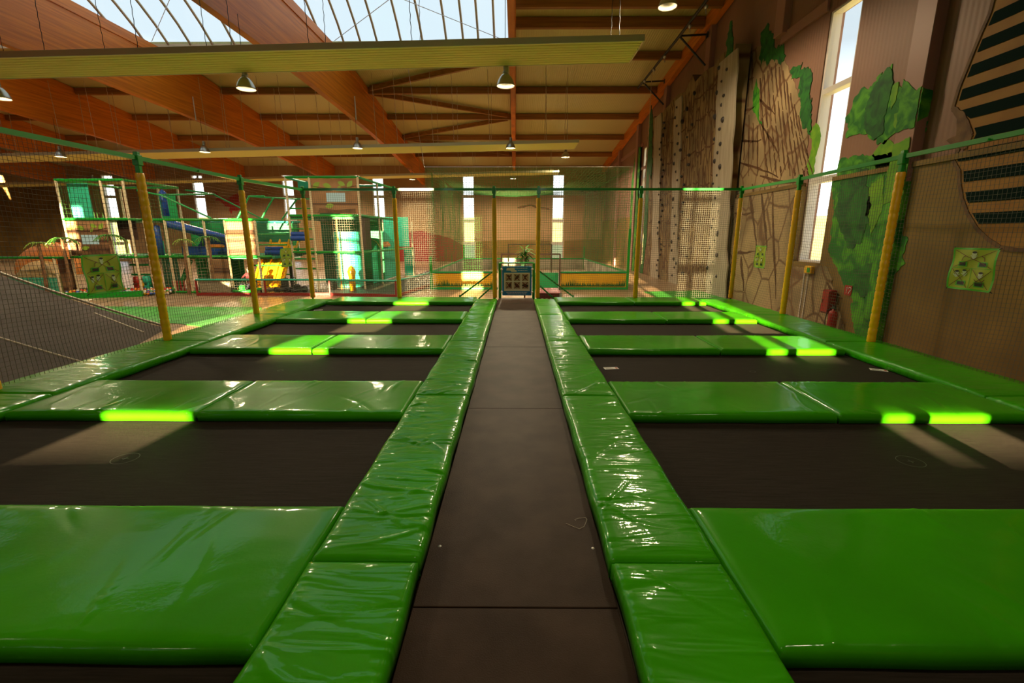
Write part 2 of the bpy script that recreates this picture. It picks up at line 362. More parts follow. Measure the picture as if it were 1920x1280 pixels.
# painted cliff between the climbing wall and the window
split([(1392,118),(1402,100),(1412,92),(1428,88),(1440,98),(1458,102),(1470,112),(1484,140),(1494,165),(1503,200),(1512,235),(1517,262),(1514,300),(1505,330),(1503,420),(1490,500),(1560,500),(1575,560),(1600,640),(1640,720),(1480,640),(1372,560),(1376,400),(1384,250)], 2, .04, 3)
split([(1484,128),(1494,118),(1506,113),(1516,128),(1522,160),(1524,200),(1520,235),(1517,255),(1508,225),(1500,185),(1492,155)], 4, .07, 5, .02)
split([(1430,60),(1438,46),(1450,58),(1452,84),(1472,90),(1475,108),(1462,122),(1448,110),(1440,118),(1430,110),(1426,130),(1422,110)], 4, .07, 6, .02)
split([(1412,170),(1420,150),(1424,180),(1422,215),(1430,240),(1424,235),(1414,210)], 3, .05, 7, .02)
def crack(pts, wd, seed=0):
    r = random.Random(seed); n = len(pts); L_, R_ = [], []
    for q in range(n):
        a = Vector(pts[max(0, q-1)]); b = Vector(pts[min(n-1, q+1)]); d = (b-a).normalized(); nn = Vector((-d.y, d.x)); t = q/(n-1)
        w_ = wd*(.35+.9*math.sin(PI*min(1, t*1.05+.05)))*r.uniform(.6, 1.3); p = Vector(pts[q])
        L_.append(tuple(p+nn*w_/2)); R_.append(tuple(p-nn*w_/2))
    for q in range(n-1): split([L_[q], L_[q+1], R_[q+1], R_[q]], 9, 0, 0, .02)
rc = random.Random(5)
for k in range(11):                                   # long curved cracks fanning down the cliff
    u0, v0 = 1426+7.2*k, 118+abs(k-4)*7+(k > 6)*(k-6)*14; u1, v1 = 1440+8.6*k, 330
    t0 = 0
    while t0 < .93:
        t1 = min(1, t0+rc.uniform(.22, .5)); pts = []
        for q in range(9):
            t = lerp_(t0, t1, q/8); pts.append((u0+(u1-u0)*t**1.25+rc.uniform(-.7,.7), v0+(v1-v0)*t))
        crack(pts, rc.uniform(1.6, 3.0), k); t0 = t1+rc.uniform(.01, .04)
for u, va, vb in ((1397,118,210),(1404,108,200),(1411,100,168),(1396,215,300),(1405,215,330),(1413,230,300),(1421,235,330)):
    crack([(u+rc.uniform(-.8,.8), va+(vb-va)*q/8) for q in range(9)], 2.2, u)
for (a, b, c) in (((1388,205),(1405,210),(1416,200)),((1388,262),(1410,268),(1428,262)),((1388,305),(1420,312),(1460,332)),((1424,185),(1438,200),(1454,214)),((1428,232),(1446,262),(1462,292)),((1386,150),(1400,152),(1414,146)),((1426,330),(1460,340),(1505,345)),((1382,472),(1400,476),(1424,470)),((1384,400),(1400,404),(1422,398)),((1560,530),(1572,555),(1588,560))):
    pts = []
    for q in range(9):
        t = q/8; pts.append(((1-t)**2*a[0]+2*t*(1-t)*b[0]+t*t*c[0], (1-t)**2*a[1]+2*t*(1-t)*b[1]+t*t*c[1]+rc.uniform(-1,1)))
    crack(pts, 4.0, a[0])
for (u, va, u2, vb) in ((1412,345,1426,470),(1434,350,1446,470),(1396,480,1402,545),(1456,350,1462,560)):
    crack([(u+(u2-u)*q/8+rc.uniform(-1,1), va+(vb-va)*q/8) for q in range(9)], 3.6, u)
# green shrubs and light tree
split([(1525,240),(1532,225),(1538,238),(1530,300),(1524,330),(1516,330)], 5, .05, 9)
split([(1592,250),(1590,215),(1600,190),(1618,170),(1636,160),(1650,135),(1668,118),(1676,112),(1678,145),(1690,168),(1712,175),(1735,182),(1738,205),(1742,232),(1730,255),(1708,258),(1700,246),(1680,240),(1662,258),(1655,268),(1640,262),(1625,264),(1605,258)], 3, .07, 11)
split([(1632,180),(1650,140),(1674,118),(1674,160),(1664,200),(1655,240),(1640,255),(1626,240),(1622,210)], 4, .06, 12, .02)
split([(1676,160),(1686,152),(1690,170),(1684,190),(1676,200)], 5, .04, 13, .02)
split([(1680,215),(1700,208),(1715,220),(1710,240),(1690,250),(1676,236)], 5, .04, 14, .02)
split([(1640,285),(1660,258),(1690,262),(1715,275),(1712,300),(1650,310)], 5, .05, 15)
split([(1572,300),(1590,292),(1640,285),(1700,290),(1712,330),(1700,380),(1690,430),(1715,450),(1700,500),(1680,520),(1660,560),(1640,640),(1620,660),(1608,600),(1600,540),(1575,500),(1560,470),(1568,400)], 3, .06, 16)
split([(1590,330),(1630,320),(1645,380),(1628,450),(1600,470),(1585,430),(1575,400)], 4, .06, 17, .02)
split([(1640,340),(1665,330),(1662,400),(1645,440),(1636,400)], 5, .05, 18, .02)
split([(1612,500),(1650,495),(1655,540),(1630,560),(1610,545)], 4, .05, 19, .02)
# striped round shape with dark outline
hp = [(1872,-30),(1960,-30),(1980,440),(1955,470),(1920,468),(1890,463),(1866,448),(1845,428),(1828,400),(1817,372),(1812,340),(1812,320),(1800,300),(1812,278),(1824,252),(1815,226),(1788,205),(1800,165),(1818,120),(1838,70),(1858,25)]
split(hp, 7, .0, 0, .012)
HP = [onx(u, v, XR) for u, v in hp]
def clipband(P, z0, z1):
    for sgn, lim in ((1, z0), (-1, z1)):
        out = []
        for i in range(len(P)):
            a, b = P[i], P[(i+1)%len(P)]; da, db = sgn*(a[1]-lim), sgn*(b[1]-lim)
            if da >= 0: out.append(a)
            if da*db < 0: t = da/(da-db); out.append((a[0]+(b[0]-a[0])*t, lim))
        P = out
        if len(P) < 3: return []
    return P
z = 1.80
while z < 7.5:
    for lo, hi in ([(z, min(z+.17, LED))] if z < LED else [])+([(max(z, LED), z+.17)] if z+.17 > LED else []):
        Q = clipband(HP, lo, hi)
        if len(Q) > 2:
            cy = sum(p[0] for p in Q)/len(Q); Q = [(p[0]+(.08 if p[0] < cy else -.08), p[1]) for p in Q]
            base = XR if lo >= LED-1e-6 else XR-.10
            mb.prism(Q, 'x', base-.004, base-.022, 6)
    z += .335
oy = hp[2:]
for i in range(len(hp)-2):
    a, b = onx(*hp[i+2 if i+2 < len(hp) else 0], XR), onx(*hp[(i+3) % len(hp)], XR)
    base = XR if min(a[1], b[1]) > LED else XR-.10
    d = Vector((b[0]-a[0], b[1]-a[1])); L = d.length
    if L < 1e-4 or L > 3.0: continue
    n = Vector((-d.y, d.x))/L*.028
    mb.prism([(a[0]+n.x,a[1]+n.y),(b[0]+n.x,b[1]+n.y),(b[0]-n.x,b[1]-n.y),(a[0]-n.x,a[1]-n.y)], 'x', base-.004, base-.026, 8)
split([(1790,198),(1812,212),(1822,236),(1824,262),(1806,285),(1776,262),(1796,252),(1800,240),(1798,222),(1786,208)], 8, .02, 21, .028)
tag(mb.build('wall_right', [M_WALL, M_PLY, M_ROCK, M_FOL, M_FOLD, M_FOLL, M_STR2, M_STR1, M_BRN, M_CRK]), kind='structure')
mb = MB(); mb.box(XR-.14, XR, YN, 11.15, LED, LED+.09); mb.box(XR-.14, XR, 12.35, 15.8, LED, LED+.09)
tag(mb.build('trim_1', M_PLY), kind='structure')
mb = MB(); mb.box(XR-.07, XR, 12.35, 14.3, 6.8, 7.05); mb.box(XR-.07, XR, 20.2, 27.3, 6.8, 7.0); mb.box(XR-.07, XR, 28.5, YF, 6.7, 6.9)
tag(mb.build('trim_2', M_PINK), kind='structure')
mb = MB(); mb.box(XR-.14, XR, YN, 4.25, 6.6, 6.8); mb.box(XR-.05, XR, 25.6, YF, 5.4, 5.55)
tag(mb.build('trim_3', M_PINK), kind='structure')

# windows: frame with bars and panes
wn = [0]
def window(axis, t, a0, a1, zs, gl=G_WIN, w=.07, dep=.22, shadow_bar=None, glaze=True):
    wn[0] += 1; mb = MB()
    def bx(p, q, z0, z1, d=dep, off=.0):
        if axis == 'x': mb.box(p, q, t+off, t+off+d, z0, z1)
        else: mb.box(t+off, t+off+d, p, q, z0, z1)
    bx(a0, a0+w, zs[0][0], zs[-1][1]); bx(a1-w, a1, zs[0][0], zs[-1][1])
    bx(a0+w, a1-w, zs[0][0], zs[0][0]+.05); bx(a0+w, a1-w, zs[-1][1]-.05, zs[-1][1])
    for (p0, p1), (q0, q1) in zip(zs, zs[1:]): bx(a0+w, a1-w, p1, q0)
    if shadow_bar: bx(shadow_bar[0], shadow_bar[1], zs[0][0], zs[-1][1])
    o = mb.build('window_%d' % wn[0], M_FRAME); tag(o, kind='structure')
    for p, q in zs:
        g = MB()
        if axis == 'x': g.box(a0+w-.01, a1-w+.01, t+dep*.45, t+dep*.45+.012, p+.01, q-.01)
        else: g.box(t+dep*.45, t+dep*.45+.012, a0+w-.01, a1-w+.01, p+.01, q-.01)
        g.build('pane', gl, o)
    return o
for x in sorted(WFAR): window('x', YF+.02, x-.5, x+.5, [(-.25,.92),(1.2,2.79),(3.05,4.78),(4.98,6.62)])
window('y', XR+.03, 11.2, 12.3, [(.98,2.9),(3.03,4.95),(5.07,6.75)])
window('y', XR+.03, 27.4, 28.4, [(1.2,2.9),(3.03,4.8),(4.95,6.6)])
for a, b in NW:
    zs = [(2.12,2.37),(2.60,4.17),(4.40,5.9),(6.02,6.9)]
    window('x', YN-.26, a-.07, b+.07, zs, shadow_bar=(1.83,1.91) if a == 1.60 else None, dep=.10)  # upright bar in one window is added to cast a thin shadow

# pillars on the right wall
PB = [('between the far corner and the narrow window', 34.3), ('far end, beside the narrow window', 29.3), ('above the left edge of the climbing wall', 24.3), ('above the middle of the climbing wall', 19.3), ('between climbing wall and painted cliff', 14.25), ('beside the painted shrubs', 9.2), ('nearest, behind the striped mural', 4.3), ('out of sight near the camera', -.8)]
for nm, y in PB[:6]:
    mb = MB(); z0 = 7.0 if 14 < y < 26 else ZF; ps = XR-.20
    mb.rbox(ps, XR+.01, y-.22, y+.22, z0, zc(y)-.42, .01)
    if y == 9.2:
        mb.prism(blob([(8.98,3.55),(9.42,3.5),(9.42,4.45),(9.3,4.35),(9.1,4.15),(8.98,4.2)], .02, 4, 3), 'x', ps, ps-.012, 1)
        mb.prism(blob([(ps+.0,3.62),(XR-.01,3.7),(XR-.01,4.12),(ps,4.18)], .012, 4, 6), 'y', y-.22, y-.232, 1)
        mb.box(ps-.012, ps, y-.22, y+.22, ZF, 3.0, 1); mb.prism(blob([(y-.2,2.3),(y+.2,2.2),(y+.2,3.3),(y-.2,3.35)], .03, 4, 5), 'x', ps-.012, ps-.02, 2)
        mb.box(ps, XR-.02, y-.232, y-.22, ZF, 2.6, 1)
    tag(mb.build('wall_pillar', [M_PINK, M_FOL, M_FOLL]), 'pink painted wall pillar '+nm, 'pillar', 'pillars along the right wall')

# ------------------------------------------------------------------ roof timber
def beam(x, w, bot, label):
    mb = MB(); ys = [YN, 2, 8, 11.6, 14.75, 18, 21.5, 26, 30, 35, YF]
    top = lambda y: (9.36 if 8 <= y <= 21.5 and x < 0 else zc(y)-.01)
    pts = [(y, bot(y)) for y in ys]+[(y, top(y)) for y in reversed(ys)]
    n = len(ys)
    for i in range(n-1):
        y0, y1 = ys[i], ys[i+1]
        mb.prism([(y0,bot(y0)),(y1,bot(y1)),(y1,top(y1)),(y0,top(y0))], 'x', x-w/2, x+w/2)
    # narrow ledge moulding near the top of the right face
    for i in range(n-1):
        y0, y1 = ys[i], ys[i+1]
        mb.bar((x+w/2+.02, y0, top(y0)-.35), (x+w/2+.02, y1, top(y1)-.35), .04, .05)
    return tag(mb.build('roof_beam', M_WOOD), label, 'beam', 'big glulam roof beams')
def fish(y):
    d = abs(y-15.5); return 7.12-.0022*d*d+(-.0 if y > 15 else 0)
beam(-7.62, .24, fish, 'deep orange glulam beam ending above the play tower, third from the right wall')
beam(-15.1, .24, fish, 'deep orange glulam beam crossing the middle left of the roof')
beam(-22.6, .24, fish, 'deep orange glulam beam at the far left, behind the leftmost hanging lamp')
beam(-30.1, .24, fish, 'shadowed glulam beam at the left edge of the view')
beam(-37.6, .24, fish, 'last glulam beam on the left, mostly in darkness')
beam(-.16, .22, lambda y: min(8.3, zc(y)-.75), 'slim dark timber beam running over the runway beside the skylight edge')
beam(XR-.16, .22, lambda y: zc(y)-.52, 'brown timber beam along the top of the right wall')
PUR = [(18.0,.55),(19.6,.36),(22.1,.3),(25.5,.3),(29.0,.3),(32.6,.3),(36.4,.3)]
bays = [(-.05, XR-.28, 'right bay'), (-7.5,-.27,'bay beside the skylight end'), (-14.98,-7.74,'second bay from the right'), (-22.48,-15.22,'third bay from the right'), (-29.98,-22.72,'fourth bay'), (-37.48,-30.22,'fifth bay')]
PN = ['above the near heater panel','just behind the near heater panel','first behind the skylight','second behind the skylight','third behind the skylight','fourth behind the skylight','nearest the far wall']
for bi, (a, b, bn) in enumerate(bays):
    for k, (y, h) in enumerate(PUR):
        if bi > 0 and y < 21.6: continue
        if bi > 4: continue
        mb = MB(); zt = zc(y)-.01
        mb.rbox(a+.01, b-.01, y-.09, y+.09, zt-h, zt, .008)
        tag(mb.build('purlin', M_WOODX), 'brown timber purlin in the %s, %s' % (bn, PN[k]), 'purlin', 'roof purlins')
for i, (a, b, nm) in enumerate([((-7.3,25.2),(-.5,22.3),'rising to the right'), ((-7.3,25.8),(-.5,28.8),'falling to the right'), ((-7.3,32.4),(-.5,29.3),'faint, second rising one'), ((-7.3,32.8),(-.5,36.2),'nearest the far wall')]):
    mb = MB(); mb.bar((a[0],a[1],zc(a[1])-.16), (b[0],b[1],zc(b[1])-.16), .14, .22)
    tag(mb.build('roof_brace', M_WOODX), 'diagonal timber brace left of the middle beam, '+nm, 'brace', 'diagonal roof braces')
# skylight: barrel ribs + glazing
mb = MB()
mb.grid(lambda u, v: (SKX0+(SKX1-SKX0)*u,)+arch(.5+.5*v, .05), 30, 14)
mb.add([(SKX1,)+arch(t/24, .05) for t in range(25)]+[(SKX1, SKY0, 9.3), (SKX1, SKY1, 9.3)], [tuple(range(25))+(26, 25)])
SK = tag(mb.build('skylight', G_SKY), 'long barrel-vaulted translucent skylight with curved ribs', 'skylight')
xs = [-.9,-1.57,-2.2,-2.9,-3.9,-4.8,-5.8,-6.5,-7.2]+[-8.1-.93*k for k in range(40)]
for x in xs:
    m2 = MB(); m2.tube([(x,)+arch(t/20) for t in range(21)], .05, 6); m2.build('rib', M_RIB, SK)
m2 = MB(); m2.bar((SKX0, SKY1, 9.43), (SKX1, SKY1, 9.43), .12, .14); m2.build('curb', M_CREAM, SK)
m2 = MB()
for a, b in (((-7.4, 20.9, 9.4), (-.4, 13.5, 9.4)), ((-.4, 21, 9.4), (-7.4, 14, 9.4)), ((-14.9, 20.9, 9.4), (-7.8, 13.5, 9.4))): m2.tube([a, b], .012, 5)
m2.build('tension_cable', M_STEEL, SK)

# ------------------------------------------------------------------ radiant heater panels on chains
for pi_, (y0, y1, x1, nm) in enumerate([(11.75,13.1,2.93,'nearest, across the top of the view'), (23.3,25.0,3.0,'middle, behind the row of small lamps'), (33.4,34.8,3.0,'farthest, close to the far wall')]):
    zp = 6.0
    r = empty('heater_panel', (x1, (y0+y1)/2, zp), 'long ribbed ceiling heater panel on chains, '+nm, 'heater panel', 'ceiling heater panels')
    mb = MB(); nr = 9; w = (y1-y0)/nr
    prof = []
    for k in range(nr): prof += [(y0+k*w+.002, zp+.045), (y0+k*w+.016, zp+.045), (y0+k*w+.02, zp-.03), (y0+(k+.5)*w, zp-.055), (y0+(k+1)*w-.014, zp-.03), (y0+(k+1)*w-.010, zp+.045)]
    prof = prof+[(y1, zp+.05), (y0, zp+.05)]
    XE = -43.0
    vs = [(XE, p[0], p[1]) for p in prof]+[(x1-.03, p[0], p[1]) for p in prof]; n = len(prof)
    mb.add(vs, [(i, (i+1)%n, (i+1)%n+n, i+n) for i in range(n)])
    mb.add([(XE,y0,zp+.06),(x1,y0,zp+.06),(x1,y1,zp+.06),(XE,y1,zp+.06)], [(0,1,2,3)])
    child(mb, 'radiant_sheet', M_SLATP, r)
    mb = MB(); mb.rbox(XE, x1, y0-.02, y0+.01, zp-.05, zp+.09, .005); mb.rbox(XE, x1, y1-.01, y1+.02, zp-.05, zp+.09, .005); mb.rbox(x1-.04, x1, y0+.01, y1-.01, zp-.05, zp+.09, .005)
    child(mb, 'edge_frame', M_EDGE, r)
    x = x1-.55; k = 0
    while x > (-29 if pi_ else -20):
        if min(abs(x+.16), abs(x+7.62), abs(x+15.1), abs(x+22.6)) > .35:
            for yy, dx in ((y0+.15, 0), (y1-.15, .1)):
                mb = MB(); zt = zc(yy) if yy > 21.5 or x > -.3 else 9.5
                npt = 28; mb.tube([(x+dx*(t/npt)+(.008 if t%2 else -.008), yy+(.0), zp+.06+(zt-zp-.06)*t/npt) for t in range(npt+1)], .011 if pi_ else .008, 4)
                child(mb, 'chain', M_CHAIN if pi_ else M_BLK, r)
        k += 1; x -= (1.0 if k % 2 else 1.7) if pi_ else 2.4
    r.rotation_euler = (0, -.0205, 0)
# pipe brackets with climbing belay bar
r = empty('belay_bar', (6.0, 20, 8.8), 'black steel bar running along the wall high above the climbing wall', 'belay bar')
mb = MB(); mb.tube([(6.1, 13.0, 9.1), (6.1, 19.6, 8.9), (6.1, 25.2, 8.85)], .05, 8); child(mb, 'bar', M_BLK, r)
for y in (24.3, 19.3, 14.25):
    mb = MB(); zb = 8.85 if y > 22 else 8.92 if y > 18 else 9.05
    mb.tube([(6.1,y,zb),(XR-.24,y,zb+.05)], .035, 6); mb.tube([(6.1,y,zb),(XR-.24,y,zb-1.0)], .035, 6); mb.box(XR-.29, XR-.25, y-.08, y+.08, zb-.06, zb+.12)
    child(mb, 'bracket', M_BLK, r)
for y in (24,22.5,21,18.2,16.8): 
    mb = MB(); mb.sphere((6.1,y,8.8), .07, 8); mb.tube([(6.1,y,8.8),(6.12,y,8.6)], .015, 5); child(mb, 'hook', M_STEEL, r)

# ------------------------------------------------------------------ hanging lamps
SH = mat('spun_aluminium', (.42,.40,.33,1), .28, metal=.85)
M_BULB = mat('lamp_glass', (.4,.38,.32,1), .3)
def lamp(x, y, z, s, ztop, label, rod=False):
    r = empty('hanging_lamp', (x, y, z), label, 'lamp', 'bell-shaped hanging lamps')
    mb = MB()
    prof = [(.235,0),(.235,.012),(.225,.05),(.195,.13),(.15,.21),(.095,.27),(.05,.29),(.05,.282),(.09,.262),(.145,.20),(.19,.12),(.22,.04),(.228,.0),(.235,0)]
    mb.lathe((0,0,0), [(a*s, b*s) for a, b in prof], 28); mb.build('lamp_shade', SH, r)
    mb = MB(); mb.lathe((0,0,0), [(.001,.30*s),(.075*s,.30*s),(.075*s,.33*s),(.05*s,.34*s),(.055*s,.36*s),(.06*s,.46*s),(.05*s,.48*s),(.001,.48*s)], 16)
    mb.box(.055*s, .075*s, -.03*s, .03*s, .33*s, .47*s); mb.build('lamp_housing', SH, r)
    mb = MB(); mb.lathe((0,0,0), [(.001,.10*s),(.05*s,.12*s),(.06*s,.18*s),(.03*s,.26*s),(.03*s,.3*s)], 12); mb.build('bulb', M_BULB, r)
    mb = MB(); mb.tube([(0,0,.47*s),(-.01,0,.55*s),(0,0,ztop-z)], .008, 6); mb.build('cord', M_BLK, r)
    return r
LAMPS = [(-.27,13.1,5.42,1.0,8.2,'bell-shaped hanging lamp under the right half of the near heater panel'),
 (-7.05,13.1,5.36,1.0,7.1,'bell-shaped hanging lamp under the left half of the near heater panel'),
 (-13.6,13.1,5.15,1.0,7.1,'bell-shaped hanging lamp cut off by the left edge of the view'),
 (3.85,13.3,7.3,1.0,9.9,'lamp cut off by the top edge, right of the heater panel end'),
 (-.25,23.0,5.65,1.0,8.2,'small hanging lamp straight above the runway, in the middle row'),
 (-7.45,23.0,5.66,1.0,7.0,'small hanging lamp below the third beam, in the middle row'),
 (-14.7,23.0,5.5,1.0,7.0,'small hanging lamp with a white rod below the middle left beam'),
 (-21.6,23.0,5.3,1.0,7.0,'small hanging lamp just above the left net rail'),
 (3.2,31.5,6.6,1.2,8.3,'dim hanging lamp in the right bay near the far wall'),
 (-7.5,35.0,5.65,1.0,6.6,'tiny hanging lamp above the play tower near the far wall'),
 (-.2,35.0,5.7,1.0,7.8,'tiny hanging lamp on the middle beam near the far wall'),
 (-15.1,35.0,5.6,1.0,6.6,'tiny hanging lamp left of the play tower near the far wall')]
LIGHTS = []
LAMPS += [(x, y, z, 1.0, 7.0, nm) for x, y, z, nm in ((-29,13,5.4,'added unseen fill lamp left of the view in the near lamp row'), (-29,24,5.4,'added unseen fill lamp left of the view in the middle lamp row'), (-30,34,5.4,'tiny added fill lamp far above the left play tower'), (-22.5,34,5.4,'tiny added fill lamp far above the middle play structure'), (-38,30,5.4,'far added fill lamp near the left edge, beyond the left tower'),
 (-.27,1.5,5.4,'added unseen fill lamp overhead, straight above the viewpoint'), (-7.3,1.5,5.4,'added unseen fill lamp overhead, left of the viewpoint'), (4.2,1.5,6.0,'added unseen fill lamp overhead, right of the viewpoint'), (-.27,-7,5.4,'added unseen fill lamp behind the viewpoint, middle of its row'), (-7.3,-7,5.4,'added unseen fill lamp behind the viewpoint, left of its row'), (4.2,-7,5.4,'added unseen fill lamp behind the viewpoint, right of its row'))]  # fixtures added to carry fill light, mostly out of view
for L in LAMPS: lamp(*L); LIGHTS.append(L[:3])
for x, z1, z2 in ((-7.62,7.9,6.9), (-15.1,7.9,6.9)):
    mb = MB(); mb.tube([(x+.2,23,z1),(x+.2,23,z2)], .025, 6)
    tag(mb.build('conduit_rod', M_FRAME), 'white conduit rod on the side of the %s, above a small lamp' % ('third beam' if x > -10 else 'middle left beam'), 'rod')

# ------------------------------------------------------------------ trampoline deck
mb = MB(); mb.box(-5.5, 5.5, -1.4, 11.95, ZF, -.07); mb.box(-5.5, 5.5, 11.88, 11.95, -.07, -.01); mb.box(-.47,.47,-1.4,12.35,-.07,-.03); mb.box(-.47,.47,11.95,12.35,ZF,-.03)
tag(mb.build('trampoline_deck', M_DECK), 'raised timber deck that carries the trampolines and the runway', 'deck')
for i, (a, b) in enumerate([(-1.2,1.72),(1.72,4.14),(4.14,6.66),(6.66,11.2),(11.2,12.3)]):
    mb = MB(); mb.rbox(-.455, .455, a+.003, b-.003, -.03, 0, .003)
    if i == 1:
        for x, y in ((-.40,2.13),(.41,2.12)): mb.lathe((x,y,0), [(.009,0),(.007,.002),(.001,.002)], 10, 1)
    o = mb.build('runway_board', [M_RUN, M_STEEL])
    tag(o, 'dark brown non-slip runway board, %s along the middle lane' % ORD[i], 'board', 'runway boards')
PITCH = 2.37
rows = [(1.43+PITCH*k-PITCH+.95, 1.43+PITCH*k) for k in range(5)]   # mat ranges in y
for side in (-1, 1):
    for k, (a, b) in enumerate(rows):
        x0, x1 = sorted((side*.98, side*4.62))
        r = empty('trampoline', ((x0+x1)/2, (a+b)/2, -.02), 'black rectangular trampoline on the %s of the runway, %s row' % ('left' if side < 0 else 'right', ORD[k]), 'trampoline', 'trampolines')
        mb = MB(); hx, hy = (x1-x0)/2, (b-a)/2+.03
        mb.grid(lambda u, v: ((2*u-1)*hx, (2*v-1)*hy, .012-.012*math.sin(PI*u)*math.sin(PI*v)), 20, 12)
        mb.build('jumping_bed', M_MAT, r)
        mb = MB()
        for p in ((-hx-.02,-hy,hx+.02,-hy),(-hx-.02,hy,hx+.02,hy),(-hx,-hy,-hx,hy),(hx,-hy,hx,hy)): mb.bar((p[0],p[1],-.015),(p[2],p[3],-.015), .05, .05)
        mb.build('steel_frame', M_BLK, r)
        if k in (1, 2):
            mb = MB(); cx, cy = side*2.92-(x0+x1)/2, (3.13 if k == 1 else 5.45)-(a+b)/2; R = .085 if k == 1 else .03
            n = 32; z = .0105
            for q in range(n):
                t0, t1 = 2*PI*q/n, 2*PI*(q+1)/n
                mb.add([(cx+R*math.cos(t0),cy+R*math.sin(t0),z-.006),(cx+(R+.004)*math.cos(t0),cy+(R+.004)*math.sin(t0),z-.006),(cx+(R+.004)*math.cos(t1),cy+(R+.004)*math.sin(t1),z-.006),(cx+R*math.cos(t1),cy+R*math.sin(t1),z-.006)], [(0,1,2,3)])
            if k == 1:
                mb.box(cx-.025,cx+.025,cy-.002,cy+.002,z-.0065,z-.0055); mb.box(cx-.002,cx+.002,cy-.025,cy+.025,z-.0065,z-.0055)
            mb.build('centre_mark', M_LINE, r)
# stickers on the mats
for x, y, rz, lb in ((1.20,5.55,.1,'white warning sticker at the inner edge of the right third trampoline'), (4.70-.2,5.50,-.5,'white warning sticker at the outer edge of the right third trampoline'), (-4.45,10.2,.2,'small white sticker on the farthest left trampoline')):
    mb = MB(); mb.box(-.09,.09,-.045,.045,0,.002)
    for q in range(3): mb.box(-.07,.05-.02*q,-.03+.022*q,-.022+.022*q,.002,.0025,1)
    mb.box(.055,.08,-.03,.03,.002,.0025,2)
    o = mb.build('warning_sticker', [M_WHT, M_PBL, M_RED]); o.location = (x, y, -.008); o.rotation_euler = (0,0,rz); tag(o, lb, 'sticker')
# loose thread
mb = MB(); mb.tube([(.29,2.33,.004),(.33,2.30,.003),(.36,2.28,.003),(.39,2.30,.004),(.415,2.36,.008),(.41,2.385,.004),(.37,2.38,.003),(.345,2.365,.003),(.35,2.355,.004)], .0012, 5)
tag(mb.build('loose_thread', M_SEAM), 'curled pale thread lying on the runway near the right pad', 'thread')

